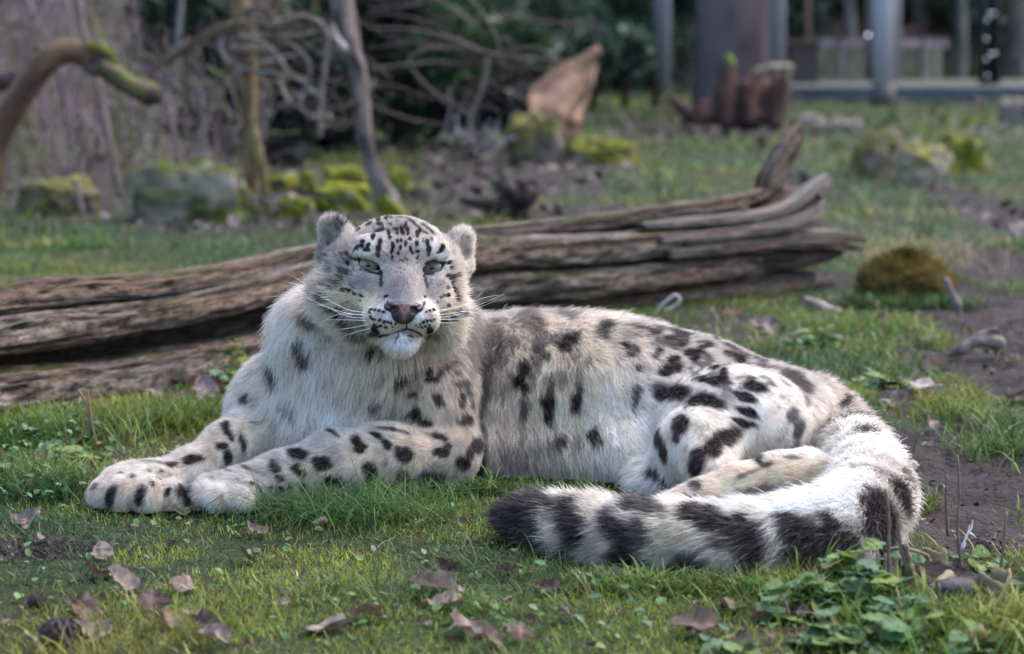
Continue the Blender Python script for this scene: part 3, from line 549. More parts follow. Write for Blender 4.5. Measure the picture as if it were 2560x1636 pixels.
# ---- fur strands
if FUR_N:
    a, b, c, d = (LV[LQ[:, i]] for i in range(4))
    fc = (a + b + c + d) / 4; fn_ = nrm(np.cross(c - a, d - b)); ar = .5 * np.linalg.norm(np.cross(c - a, d - b), axis=1)
    L, fl, li, de, ra, wh, wt = fur_fields(fc)
    hl = ((fc - HO) @ HR) / HS
    facing = -(fn_ * nrm(fc - CAM)).sum(1)
    wgt = ar * de * np.clip(.020 / L, .5, 3.0) * np.where(facing > -.35, 1.0, .3) * (1 + .8 * wt)
    wgt *= (fc[:, 2] > .003)
    for ex, sl_ in EYS:      # bare eye openings
        q = (hl - np.array([ex, -5, 0])) @ rot('Y', sl_ * .9); wgt *= ((q[:, 0] / 33) ** 2 + (q[:, 2] / 14) ** 2 > 1) | (np.abs(q[:, 1]) > 45)
    wgt *= ~((np.abs(hl[:, 0]) < 44 - np.clip((-100 - hl[:, 2]), 0, 60) * .75) & (hl[:, 1] > 85) & (hl[:, 2] > -142) & (hl[:, 2] < -86))     # bare nose
    pi = RNG.choice(len(fc), FUR_N, p=wgt / wgt.sum())
    u, v = RNG.random((2, FUR_N, 1)); A, B, C_, D_ = a[pi], b[pi], c[pi], d[pi]
    root = (A * (1 - u) + B * u) * (1 - v) + (D_ * (1 - u) + C_ * u) * v
    NN = np.stack([LN[LQ[pi, i]] for i in range(4)]); nn = nrm((NN[0] * (1 - u) + NN[1] * u) * (1 - v) + (NN[3] * (1 - u) + NN[2] * u) * v)
    L, fl, li, ra, wh, wt = L[pi], fl[pi], li[pi], ra[pi], wh[pi], wt[pi]
    hl = ((root - HO) @ HR) / HS
    # big-scale swirl of the coat
    sw = np.stack([fbm(root * 9, 2, s) for s in (21., 22., 23.)], -1) * .9 + np.stack([fbm(root * 34, 2, s) for s in (31., 32., 33.)], -1) * .8
    fl = nrm(fl + sw * (ra * (1 - .7 * wh))[:, None] * 2.0)
    ft_ = fl - nn * (fl * nn).sum(1)[:, None]; ft_ = nrm(ft_)
    jit = RNG.normal(0, 1, (FUR_N, 3)) * (.10 + .16 * ra[:, None])
    L = L * (.62 + .55 * RNG.random(FUR_N)) * (1 + .5 * fbm(root * 30, 2, 41.))
    # shorter fur towards the muzzle and round the eyes, longer inside ears
    for ex, _s in EYS: L *= np.where(wh > .5, .35 + .65 * sstep(30, 60, np.linalg.norm(hl - np.array([ex, 0, 0]), axis=1)), 1)
    L *= np.where(wh > .5, .3 + .7 * sstep(14, 55, np.linalg.norm(hl - np.array([0, 100, -112]), axis=1)), 1)
    mo = np.minimum.reduce([np.linalg.norm(hl - np.array(q), axis=1) for q in mp_]); L *= np.where(wh > .5, .45 + .55 * sstep(4, 20, mo), 1)
    d0 = nrm(nn * li[:, None] + ft_ * (1 - li)[:, None] + jit)
    d1 = nrm(d0 * .55 + ft_ * .75 + np.array([0, 0, -.28]) + jit * .6 - nn * .12)
    KP = 5; ts = np.linspace(0, 1, KP)[None, :, None]
    pts = root[:, None] + L[:, None, None] * (d0[:, None] * (ts - .5 * ts ** 2) + d1[:, None] * .5 * ts ** 2 * 1.1)
    inear = (wh > .5) & (np.abs(hl[:, 0]) > 115) & (hl[:, 2] > 30) & (hl[:, 1] > -125); pts_e = RNG.normal(0, 1, (FUR_N, 3)) * .5
    pts = pts + (ts ** 1.3) * (np.where(inear, .006, 0)[:, None, None] * (pts_e * .6 + HZ * .9 - np.sign(hl[:, :1]) * HX * .5)[:, None])
    # clumps
    cs = np.where(wh > .5, .0045, .009)[:, None] * (.7 + .8 * np.clip(L[:, None] / .04, .2, 1.2))
    g = root / cs + 3 * vnoise(root * 50, 51.)[:, None] * .3
    cell = np.floor(g); hs = np.stack([np.modf(np.abs(np.sin(cell @ np.array(vv)) * 43758.5453))[0] for vv in ([12.98, 78.23, 37.7], [39.3, 11.1, 83.15], [73.1, 52.2, 9.15])], -1)
    ctr = (cell + .25 + .5 * hs) * cs; off = ctr - root; off -= nn * (off * nn).sum(1)[:, None]
    ck = (.35 + .4 * RNG.random(FUR_N)) * np.where(wh > .5, .35, 1.0) * np.clip(L / .025, .25, 1.1)
    pts += off[:, None] * (ts ** 1.4) * ck[:, None, None]
    pts += (ts * (hs[:, None] - .5)) * (L * .35 * np.clip(L / .03, 0, 1))[:, None, None]
    pts[:, :, 2] = np.maximum(pts[:, :, 2], .002)
    disp = pts[:, 3] - root; disp -= nn * (disp * nn).sum(1)[:, None]
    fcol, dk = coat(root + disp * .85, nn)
    rr = RNG.random(FUR_N); m = (dk > .5) & (rr < .09) & (wh < .5) & (wt < .5); fcol[m] = fcol[m] * .4 + np.array([.55, .50, .46]) * .6
    # light guard hairs in the dark tail bands, dark tips elsewhere
    rr = RNG.random(FUR_N); m = (wt > .5) & (dk > .5) & (rr < .05); fcol[m] = fcol[m] * .5 + np.array([.35, .31, .30]) * .5
    m = (rr > .965) & (dk < .4); fcol[m] *= .35
    fcol *= (.82 + .36 * RNG.random((FUR_N, 1)))
    hc = bpy.data.hair_curves.new("fur"); hc.add_curves([KP] * FUR_N)
    hc.attributes["position"].data.foreach_set("vector", pts.astype(np.float32).ravel())
    at = hc.attributes.get("radius") or hc.attributes.new("radius", 'FLOAT', 'POINT')
    rw = np.where(wh > .5, .00028, .00034) * np.clip(L / .02, .75, 1.25)
    at.data.foreach_set("value", (rw[:, None] * np.array([1, .95, .8, .55, .15])[None]).astype(np.float32).ravel())
    ac = hc.attributes.new("col", 'FLOAT_COLOR', 'CURVE'); cc = np.ones((FUR_N, 4), np.float32); cc[:, :3] = np.clip(fcol, .008, .95); ac.data.foreach_set("color", cc.ravel())
    m = bpy.data.materials.new("leopard_fur"); m.use_nodes = True; t = m.node_tree; b_ = t.nodes["Principled BSDF"]
    at_ = t.nodes.new("ShaderNodeAttribute"); at_.attribute_name = "col"; t.links.new(at_.outputs["Color"], b_.inputs["Base Color"])
    b_.inputs["Roughness"].default_value = .65; b_.inputs["Specular IOR Level"].default_value = .18
    tr = t.nodes.new("ShaderNodeBsdfTranslucent"); t.links.new(at_.outputs["Color"], tr.inputs[0])
    ms = t.nodes.new("ShaderNodeMixShader"); ms.inputs[0].default_value = .45
    t.links.new(b_.outputs[0], ms.inputs[1]); t.links.new(tr.outputs[0], ms.inputs[2]); t.links.new(ms.outputs[0], t.nodes["Material Output"].inputs[0])
    hc.materials.append(m)
    link("fur", hc, leopard, kind="stuff")

# ---- eyes: eyeball > iris, pupil
m_ball = mat("eye_dark", (.015, .012, .012), .12, spec=.6)
def iris_mat():
    m = mat("eye_iris", (.14, .145, .13), .06, spec=.6, noise=(900, (.22, .225, .205), 3)); return m
m_iris = iris_mat(); m_pup = mat("eye_pupil", (.004, .004, .004), .05, spec=.6)
def cap(r, ang0, ang1, nr, nseg, lift=0.0):
    th = np.linspace(ang0, ang1, nr); ph = np.arange(nseg) * 2 * math.pi / nseg
    V = np.stack([np.sin(th)[:, None] * np.cos(ph), np.cos(th)[:, None] + 0 * ph, np.sin(th)[:, None] * np.sin(ph)], -1).reshape(-1, 3) * (r + lift)
    i = np.arange(nr - 1)[:, None] * nseg; j = np.arange(nseg)[None]; j2 = (j + 1) % nseg
    return V, np.stack([i + j, i + j2, i + nseg + j2, i + nseg + j], -1).reshape(-1, 4)[:, ::-1]
for k, (ex, sl_) in enumerate(EYS):
    c = H(ex, -28, 1); to = nrm((CAM - c) * 1.0); xx = nrm(np.cross(to, [0, 0, 1])); zz = np.cross(xx, to); M = np.stack([xx, to, zz], 1)
    r = 30 * HS
    V, Q = cap(r, .02, 3.1, 30, 40); ball = link("eye", mesh("eye", V @ M.T + c, Q, m_ball), leopard, "left and right eye alike, grey-green with round pupil" if False else None)
    V, Q = cap(r, .15, .84, 14, 48, .0002); link("iris", mesh("iris", V @ M.T + c, Q, m_iris), ball)
    V, Q = cap(r, .01, .20, 5, 32, .00045); link("pupil", mesh("pupil", V @ M.T + c, Q, m_pup), ball)

# ---- nose pad
FN = Field(np.arange(-58, 59, 1.4), np.arange(80, 140, 1.4), np.arange(-150, -78, 1.4))
I3 = np.eye(3)
FN.ell((0, 102, -104), (44, 18, 13), I3, 8); FN.ell((0, 104, -118), (25, 17, 22), I3, 10)
for sx in (-1, 1):
    FN.ell((25 * sx, 121, -110), (13, 9, 7.5), rot('Y', 28 * sx), 3, True); FN.cone((35 * sx, 119, -104), (44 * sx, 108, -96), 3.5, 2.5, 2, True)
FN.cone((0, 124, -112), (0, 116, -145), 1.6, 1.6, 2, True)
NV, NQ = FN.nets(); NV = smooth(NV, NQ, 1, .4)
x, y, z = NV.T; pk = np.array([.24, .115, .10]); dkc = np.array([.035, .025, .03])
wpk = np.exp(-((np.abs(x) - np.clip((z + 116) * 1.1, 0, 19)) / 6.5) ** 2) * sstep(-146, -128, z) * (1 - sstep(-96, -91, z))
for sx in (-1, 1): wpk *= 1 - np.exp(-(((x - 27 * sx) / 14) ** 2 + ((z + 112) / 8.5) ** 2) * 1.1)
wpk = np.maximum(wpk, .9 * np.exp(-((x / 8) ** 2 + ((z + 112) / 16) ** 2)))
nc = dkc + (pk - dkc) * np.clip(wpk * 1.2, 0, 1)[:, None]
top = sstep(-97, -91, z)[:, None]; nc = nc * (1 - top) + np.array([.12, .10, .11]) * top
link("nose", mesh("nose", (NV @ HR.T) * HS + HO, NQ, mat("nose_pad", attr="col", rough=.42, spec=.4, bump=(900, .5, .001)), True, nc), leopard)

# ---- whiskers
m_wh = mat("whisker_white", (.85, .84, .82), .4, spec=.3)
def HPX(px, py, y):      # head point seen at a photo pixel, y = head depth
    h0 = H(0, y, 0); d = ray(px, py); t = ((h0 - CAM) @ HY) / (d @ HY); return CAM + d * t
WL = [[(915, 782), (870, 775), (810, 745), (775, 728)], [(915, 790), (860, 782), (800, 760), (765, 742)], [(912, 796), (870, 792), (820, 770), (790, 760)], [(915, 802), (860, 800), (815, 800)],
      [(920, 812), (880, 820), (840, 826), (825, 840)], [(925, 822), (885, 832), (850, 845)], [(908, 788), (850, 786), (815, 800), (802, 818)]]
WR = [[(1094, 782), (1150, 765), (1210, 745), (1248, 738)], [(1096, 788), (1150, 780), (1200, 762), (1262, 735)], [(1092, 796), (1140, 788), (1190, 772), (1240, 752)], [(1096, 800), (1150, 798), (1185, 796)],
      [(1094, 776), (1140, 770), (1170, 760), (1205, 732)], [(1092, 806), (1130, 808), (1165, 800)], [(1150, 780), (1180, 780), (1220, 792)]]
for L_, sx in ((WL, -1), (WR, 1)):
    for wpts in L_:
        n_ = len(wpts); pp = spline([HPX(x, y, 92 - i * (18 if i < 3 else 14)) for i, (x, y) in enumerate(wpts)], 12)
        V, Fq = tube(pp, np.linspace(.00055, .00016, 12), 5); link("whisker", mesh("whisker", V, Fq, m_wh), leopard)
# =================================================================== setting
def poly_mask(x, y, ells):
    """1 inside any of the ellipses given as photo px centre / half sizes laid on the ground"""
    m = np.zeros(np.shape(x), np.float32)
    for px, py, rx, ry in ells:
        c = G(px, py); ax = rx * c[1] / FPX; ay = abs(G(px, py - ry)[1] - G(px, py + ry)[1]) / 2
        d = ((x - c[0]) / ax) ** 2 + ((y - c[1]) / ay) ** 2; m = np.maximum(m, 1 - sstep(.55, 1.35, d))
    return m
MUD = [(2480, 660, 150, 50), (2330, 900, 90, 40), (2300, 1130, 120, 60), (2500, 800, 200, 130), (2330, 1010, 150, 70), (2420, 1160, 180, 90), (2560, 560, 110, 120), (2400, 1290, 160, 90), (2500, 940, 110, 80), (2240, 930, 60, 30), (2350, 1420, 130, 60), (2250, 700, 30, 30)]
DIRT = [(90, 1375, 110, 26), (560, 985, 150, 16), (80, 1035, 140, 16), (1900, 1590, 170, 40), (1200, 470, 200, 60), (1850, 840, 180, 24), (1780, 800, 120, 30), (1450, 545, 260, 30), (600, 560, 260, 24), (2050, 700, 90, 26), (1750, 330, 260, 20),
        (150, 150, 300, 300), (820, 480, 260, 50), (1300, 420, 300, 60), (2010, 470, 60, 30), (1130, 1290, 60, 14), (1760, 1500, 120, 30)]
def zt(x, y):
    x = np.asarray(x, float); y = np.asarray(y, float)
    z = .012 * vnoise(p3(x, y, 0, 2.1), 1) + .004 * vnoise(p3(x, y, 0, 9.), 2)
    near = np.exp(-(((x + .05) / 1.0) ** 2 + ((y - 4.0) / .75) ** 2) ** 2); z = z * (1 - .8 * near) - .004 * near
    z = z + .05 * sstep(7.5, 12, y) * vnoise(p3(x, y, 0, .7), 3) * 1.3
    m = poly_mask(x, y, MUD); z = z + m * (.030 * fbm(p3(x, y, 0, 16.), 3, 5) - .008)
    z = z + sstep(9.9, 15.5, y) * sstep(-1.15, -2.9, x) * (1.25 + .3 * vnoise(p3(x, y, 0, .8), 6))          # litter bank on the left
    z = z + sstep(30, 55, y) * 13 + sstep(16, 30, y) * sstep(-1.0, -6, x) * 2.5
    return z
gx = axis(-34, 34, 1.2, [(-1.3, 1.9, .020)]); gy = axis(-6, 75, 1.2, [(2.9, 7.6, .022)])
XX, YY = np.meshgrid(gx, gy, indexing='ij'); ZZ = zt(XX, YY); nx_, ny_ = XX.shape
i = np.arange(nx_ - 1)[:, None] * ny_; j = np.arange(ny_ - 1)[None]
GQ = np.stack([i + j, i + ny_ + j, i + ny_ + j + 1, i + j + 1], -1).reshape(-1, 4)
gxf, gyf = XX.ravel(), YY.ravel()
mud = poly_mask(gxf, gyf, MUD); dirt = poly_mask(gxf, gyf, DIRT)
soil = np.array([.050, .037, .040]); lawn = np.array([.040, .055, .020]); litter = np.array([.105, .078, .088])
n1 = fbm(p3(gxf, gyf, 0, 3.), 3, 4) + .3 * vnoise(p3(gxf, gyf, 0, 30.), 5)
gc = lawn + (soil - lawn) * np.clip(np.maximum(mud, dirt * .9) + n1 * .5, 0, 1)[:, None]
bank = (sstep(9.6, 11, gyf) * sstep(-1.0, -1.7, gxf)); bank = np.maximum(bank, sstep(28, 34, gyf) * .7); gc = gc + (litter * (1 + 1.6 * fbm(p3(gxf, gyf, 0, 1.3), 3, 44))[:, None] + np.array([.02, .04, 0]) * (fbm(p3(gxf, gyf, 0, .9), 2, 45) > .18)[:, None] - gc) * (bank * (.75 + .5 * n1))[:, None].clip(0, 1)
gc *= .84 * (1 + .5 * vnoise(p3(gxf, gyf, 0, 45.), 8) + .4 * vnoise(p3(gxf, gyf, 0, 12.), 9))[:, None]
m_soil = mat("ground_soil", attr="col", rough=.8, spec=.15, noise=(60, (.5, .45, .46), 8), bump=(90, .8, .01))
link("ground", mesh("ground", np.stack([gxf, gyf, ZZ.ravel()], -1), GQ, m_soil, True, np.clip(gc, .01, 1)), kind="structure")

# ------------------------------------------------------------------ blades of grass (stuff)
LEOX = BVHTree.FromPolygons([tuple(v) for v in LV.tolist()], LQ.tolist())
def under_leopard(x, y):
    """True where a root would sit under the animal"""
    out = np.zeros(len(x), bool); hits = []
    lo, hi = LV.min(0), LV.max(0); idx = np.nonzero((x > lo[0]) & (x < hi[0]) & (y > lo[1]) & (y < hi[1]))[0]
    step = .012; ci = {}
    for k in idx:
        key = (int(x[k] / step), int(y[k] / step)) if x[k] >= 0 else (int(x[k] / step) - 1, int(y[k] / step))
        if key not in ci:
            r = LEOX.ray_cast(Vector(((key[0] + .5) * step, (key[1] + .5) * step, -.1)), Vector((0, 0, 1)), .22); ci[key] = r[0] is not None and r[0].z < .05
        out[k] = ci[key]
    return out
def blades(x, y, h, w, segs, lean, droop, col, z=None, az=None):
    n = len(x); z = zt(x, y) if z is None else z; az = RNG.random(n) * 6.283 if az is None else az
    la = az + RNG.normal(0, .6, n); d = np.stack([np.cos(la), np.sin(la), np.zeros(n)], -1)
    sx = np.stack([-np.sin(az), np.cos(az), np.zeros(n)], -1); base = np.stack([x, y, z - .003], -1)
    V = np.zeros((n, 2 * segs + 1, 3), np.float32)
    for k in range(segs + 1):
        t = k / segs; up = h * (t - droop * .5 * t ** 2.4 * np.clip(lean, 0, 2)); out = h * lean * (.35 * t + .65 * t * t)
        c = base + np.array([0, 0, 1.0]) * up[:, None] + d * out[:, None]
        if k < segs:
            ww = (w * (1 - t ** 1.6 * .85))[:, None] * .5; V[:, 2 * k] = c - sx * ww; V[:, 2 * k + 1] = c + sx * ww
        else: V[:, 2 * segs] = c
    V = V.reshape(-1, 3); o = np.arange(n)[:, None] * (2 * segs + 1); Fq = []
    for k in range(segs - 1): Fq.append(o + np.array([[2 * k, 2 * k + 1, 2 * k + 3, 2 * k + 2]]))
    T = o + np.array([[2 * segs - 2, 2 * segs - 1, 2 * segs]])
    C = np.repeat(col, 2 * segs + 1, axis=0).reshape(n, -1, 3).copy()
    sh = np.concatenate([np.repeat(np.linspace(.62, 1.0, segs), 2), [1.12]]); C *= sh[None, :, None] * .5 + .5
    return V, ([np.concatenate(Fq)] if Fq else []) + [T], C.reshape(-1, 3)
def gcol(x, y, n, warm=0.0):
    A = np.array([.095, .200, .035]); B = np.array([.27, .275, .055]); Cc = np.array([.050, .150, .062]); S = np.array([.40, .33, .18])
    m = np.clip(.45 + .22 * sstep(4.6, 6, y) + warm + 1.5 * fbm(p3(x, y, 0, 2.2), 2, 11) + .7 * vnoise(p3(x, y, 0, 9), 12), 0, 1)[:, None]
    c = 1.1 * (A * (1 - m) + B * m); q = np.clip(.42 - 1.8 * fbm(p3(x, y, 0, 1.6), 2, 14), 0, .8)[:, None]; c = c * (1 - q) + Cc * q
    st = RNG.random(n) < .05; c[st] = S * (.7 + .5 * RNG.random((st.sum(), 1)))
    return .85 * c * (.45 + 1.05 * RNG.random((n, 1)) ** 1.3) * (1 + .9 * fbm(p3(x, y, 0, 14), 2, 77))[:, None]
m_grass = mat("grass_blade", attr="col", rough=.5, spec=.25, trans=.35)
def scatter(n, y0, y1, pad=.45):
    y = y0 + (y1 - y0) * RNG.random(n * 2) ** 1.0; xm = 1280 / FPX * y1 + pad
    x = (RNG.random(n * 2) * 2 - 1) * xm; ok = np.abs(x) < 1280 / FPX * y + pad; return x[ok][:n], y[ok][:n]
MOSSY = [(560, 1490, 200, 70), (800, 1420, 220, 60), (620, 1560, 160, 50), (380, 1390, 120, 30)]
def lawn_patch(n, y0, y1, hmin, hmax, w, segs, thin=1.0):
    x, y = scatter(n, y0, y1)
    keep = RNG.random(len(x)) > np.clip(np.maximum(poly_mask(x, y, MUD) * .97, poly_mask(x, y, DIRT) * .8) + .9 * np.clip(fbm(p3(x, y, 0, 3.3), 3, 17) - .04, 0, 1), 0, 1)
    keep &= ~((x < zt_bankx(y)) & (y > 10.5))
    if y0 < 4: keep &= RNG.random(len(x)) > .65 * poly_mask(x, y, MOSSY)
    x, y = x[keep], y[keep]
    if y0 < 4.8: u = under_leopard(x, y); x, y = x[~u], y[~u]
    n = len(x); tall = sstep(-.1, .45, fbm(p3(x, y, 0, 4.0), 2, 19))
    h = (hmin + (hmax - hmin) * RNG.random(n) ** 2) * (.5 + .8 * tall)
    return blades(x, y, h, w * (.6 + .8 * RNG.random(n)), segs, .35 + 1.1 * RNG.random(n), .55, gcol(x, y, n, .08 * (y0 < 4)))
def zt_bankx(y): return np.where(y > 10.5, -1.5, -99)
parts = [lawn_patch(165000, 2.85, 5.2, .008, .034, .0017, 3), lawn_patch(20000, 2.85, 5.2, .016, .060, .0028, 4), lawn_patch(72000, 5.0, 8.6, .02, .065, .0042, 2), lawn_patch(60000, 8.4, 27, .03, .10, .013, 1)]
# moss: very short, dense yellow-green fuzz
x, y = scatter(150000, 2.85, 5.4); k = np.clip(fbm(p3(x, y, 0, 2.8), 2, 33) * 2.4 + .25, 0, 1) * (1 - poly_mask(x, y, MUD)); k = np.maximum(k, poly_mask(x, y, MOSSY))
kp = RNG.random(len(x)) < k; x, y = x[kp], y[kp]; u = under_leopard(x, y); x, y = x[~u], y[~u]
n = len(x); cm = np.array([.40, .40, .055]) * (.6 + .7 * RNG.random((n, 1))) * (1 - .3 * RNG.random((n, 3)) * np.array([1, .4, 0]))
parts.append(blades(x, y, .006 + .014 * RNG.random(n), np.full(n, .0026), 1, .9 * RNG.random(n) + .2, .3, cm))
# tall edge of grass against the log foot and left margin
def strip(n, pts, spread, h0, h1, w, segs=3, lean=.9, warm=0.0):
    pts = np.array([G(a, b)[:2] for a, b in pts]); t = RNG.random(n) * (len(pts) - 1); i = t.astype(int); f = (t - i)[:, None]
    q = pts[i] * (1 - f) + pts[np.minimum(i + 1, len(pts) - 1)] * f + RNG.normal(0, 1, (n, 2)) * spread
    u = under_leopard(q[:, 0], q[:, 1]); q = q[~u]; n = len(q)
    return blades(q[:, 0], q[:, 1], h0 + (h1 - h0) * RNG.random(n), w * (.6 + .8 * RNG.random(n)), segs, .3 + lean * RNG.random(n), .7, gcol(q[:, 0], q[:, 1], n, warm))
parts += [strip(1500, [(2120, 765), (2250, 772), (2420, 765)], .03, .03, .07, .004), strip(3500, [(0, 1100), (200, 1080), (480, 1050)], .07, .03, .085, .004), strip(1600, [(30, 1200), (170, 1240)], .05, .03, .075, .0035), strip(1300, [(560, 1290), (900, 1250), (1200, 1230), (1500, 1235)], .018, .02, .05, .0028),
          strip(1400, [(1450, 1470), (1700, 1490), (1950, 1480), (2100, 1440)], .022, .02, .055, .0035), strip(380, [(2350, 1030), (2480, 1080), (2520, 1150)], .05, .03, .08, .004, warm=.3), strip(500, [(2130, 960), (2200, 900)], .06, .03, .06, .004),
          strip(300, [(2340, 1010), (2420, 1020)], .03, .03, .08, .004, warm=.4), strip(900, [(2250, 1560), (2560, 1600)], .06, .03, .08, .005), strip(300, [(2260, 1280), (2300, 1260)], .02, .02, .05, .003)]
V, Fs = joinm([(p[0], p[1]) for p in parts]); CC = np.concatenate([p[2] for p in parts])
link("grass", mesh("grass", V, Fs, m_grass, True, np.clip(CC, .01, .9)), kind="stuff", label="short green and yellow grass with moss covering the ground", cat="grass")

# low broad-leaved weeds between the blades
def leafcards(x, y, size, col, z=None, tilt=.5):
    n = len(x); z = zt(x, y) + .008 if z is None else z; a = RNG.random(n) * 6.283; ti = RNG.normal(0, tilt, n)
    d = np.stack([np.cos(a) * np.cos(ti), np.sin(a) * np.cos(ti), np.sin(ti) + .25], -1); d = nrm(d); s_ = nrm(np.cross(d, np.stack([RNG.normal(0, .3, n), RNG.normal(0, .3, n), np.ones(n)], -1)))
    up = np.cross(s_, d); o = np.stack([x, y, z], -1); S = size[:, None]
    P_ = [o, o + d * S * .35 + s_ * S * .38 + up * S * .10, o + d * S * .8 + s_ * S * .28 + up * S * .04, o + d * S * 1.05 - up * S * .08, o + d * S * .8 - s_ * S * .28 + up * S * .04, o + d * S * .35 - s_ * S * .38 + up * S * .10, o + d * S * .5]
    V = np.stack(P_, 1).reshape(-1, 3); b = np.arange(n)[:, None] * 7
    T = np.concatenate([b + np.array([[6, i, (i + 1) % 6]]) for i in range(6)]); C = np.repeat(col, 7, 0); C = C.reshape(n, 7, 3); C[:, 6] *= .75; return V, [T], C.reshape(-1, 3)
x, y = scatter(9000, 2.85, 6.0); k = np.clip(fbm(p3(x, y, 0, 3.5), 2, 61) * 2.2 + .05 + .7 * sstep(3.75, 3.3, y), 0, 1) * (1 - poly_mask(x, y, MUD) * .8); kp = RNG.random(len(x)) < k; x, y = x[kp], y[kp]
u = under_leopard(x, y); x, y = x[~u], y[~u]; n = len(x)
wp_ = [leafcards(x, y, .006 + .010 * RNG.random(n) ** 2, np.array([.10, .20, .055]) * (.6 + .8 * RNG.random((n, 1))))]
x, y = [np.concatenate(q) for q in zip(*[(lambda c: (c[0] + RNG.normal(0, s, k), c[1] + RNG.normal(0, s * 1.4, k)))(G(px, py)) for px, py, s, k in ((80, 1150, .09, 160), (150, 1080, .06, 90), (590, 950, .04, 50), (2000, 880, .05, 70), (60, 1250, .06, 70), (1480, 1580, .07, 40), (2130, 1000, .04, 30))])]
n = len(x); wp_.append(leafcards(x, y, .008 + .012 * RNG.random(n), np.array([.060, .145, .05]) * (.7 + .7 * RNG.random((n, 1))), zt(x, y) + .01 + .04 * RNG.random(n)))
V, Fs = joinm([(p[0], p[1]) for p in wp_]); link("clover", mesh("clover", V, Fs, mat("weed_leaf", attr="col", rough=.45, spec=.35, trans=.25), True, np.concatenate([p[2] for p in wp_])), kind="stuff", label="low round-leaved weeds growing between the grass", cat="weeds")

# fine twigs, grit and leaf crumbs on mud and litter bank
def litter_mesh():
    out = []; cs = []
    for n, y0, y1, s0, s1 in ((11000, 2.9, 8.5, .005, .018), (26000, 8.5, 28, .02, .07)):
        x, y = scatter(n, y0, y1, .5); k = np.maximum(poly_mask(x, y, MUD) * .8, np.maximum(poly_mask(x, y, DIRT), sstep(9.5, 11, y) * sstep(-.9, -1.5, x))) + (.22 if y0 < 4.8 else .06); kp = RNG.random(len(x)) < k; x, y = x[kp], y[kp]
        if y0 < 4.8: u = under_leopard(x, y); x, y = x[~u], y[~u]
        n = len(x); c = np.array([.20, .155, .15]) * (.2 + 1.1 * RNG.random((n, 1)) ** 1.5); c[RNG.random(n) < .06] = np.array([.10, .16, .04])
        out.append(leafcards(x, y, s0 + (s1 - s0) * RNG.random(n) ** 2, c, zt(x, y) + .002, .5))
    x, y = scatter(20000, 14, 60, 3); n = len(x); c = np.array([.16, .13, .125]) * (.3 + 1.1 * RNG.random((n, 1))); c[RNG.random(n) < .35] = np.array([.05, .085, .03])
    out.append(leafcards(x, y, .03 + .05 * RNG.random(n), c, zt(x, y) + .02, .6)); return out
lp = litter_mesh(); V, Fs = joinm([(p[0], p[1]) for p in lp])
link("leaf_litter", mesh("leaf_litter", V, Fs, mat("litter_leaf", attr="col", rough=.8, spec=.2), True, np.concatenate([p[2] for p in lp])), kind="stuff", label="brown crumbled leaf litter over mud and woodland bank", cat="leaf litter")

# ------------------------------------------------------------------ fallen log
WOOD_T, WOOD_G, WOOD_D, WOOD_M = np.array([.235, .160, .118]), np.array([.205, .182, .168]), np.array([.018, .014, .014]), np.array([.075, .075, .02])
def LY(px): return 4.93 + px * .00117
def grain_mat(name, rough, spec):
    m = mat(name, attr="col", rough=rough, spec=spec); t = m.node_tree; b = t.nodes["Principled BSDF"]; a = t.nodes.new("ShaderNodeAttribute"); a.attribute_name = "grain"
    src = b.inputs["Base Color"].links[0].from_socket; hs = []
    for sc_, de in ((2.2, 6), (7.0, 4)):
        n = t.nodes.new("ShaderNodeTexNoise"); n.inputs["Scale"].default_value = sc_; n.inputs["Detail"].default_value = de; n.inputs["Roughness"].default_value = .7; t.links.new(a.outputs["Vector"], n.inputs["Vector"]); hs.append(n.outputs["Fac"])
    r = t.nodes.new("ShaderNodeMapRange"); r.inputs[1].default_value = .38; r.inputs[2].default_value = .60; r.inputs[3].default_value = .14; r.inputs[4].default_value = 1.5; t.links.new(hs[0], r.inputs[0])
    mx = t.nodes.new("ShaderNodeVectorMath"); mx.operation = 'SCALE'; t.links.new(src, mx.inputs[0]); t.links.new(r.outputs[0], mx.inputs["Scale"]); t.links.new(mx.outputs[0], b.inputs["Base Color"])
    ad = t.nodes.new("ShaderNodeMath"); ad.operation = 'ADD'; t.links.new(hs[0], ad.inputs[0]); t.links.new(hs[1], ad.inputs[1])
    bp = t.nodes.new("ShaderNodeBump"); bp.inputs["Strength"].default_value = .9; bp.inputs["Distance"].default_value = .006; t.links.new(ad.outputs[0], bp.inputs["Height"]); t.links.new(bp.outputs[0], b.inputs["Normal"]); return m
m_wood = grain_mat("weathered_wood", .8, .2); m_wet = grain_mat("wet_wood", .36, .5)
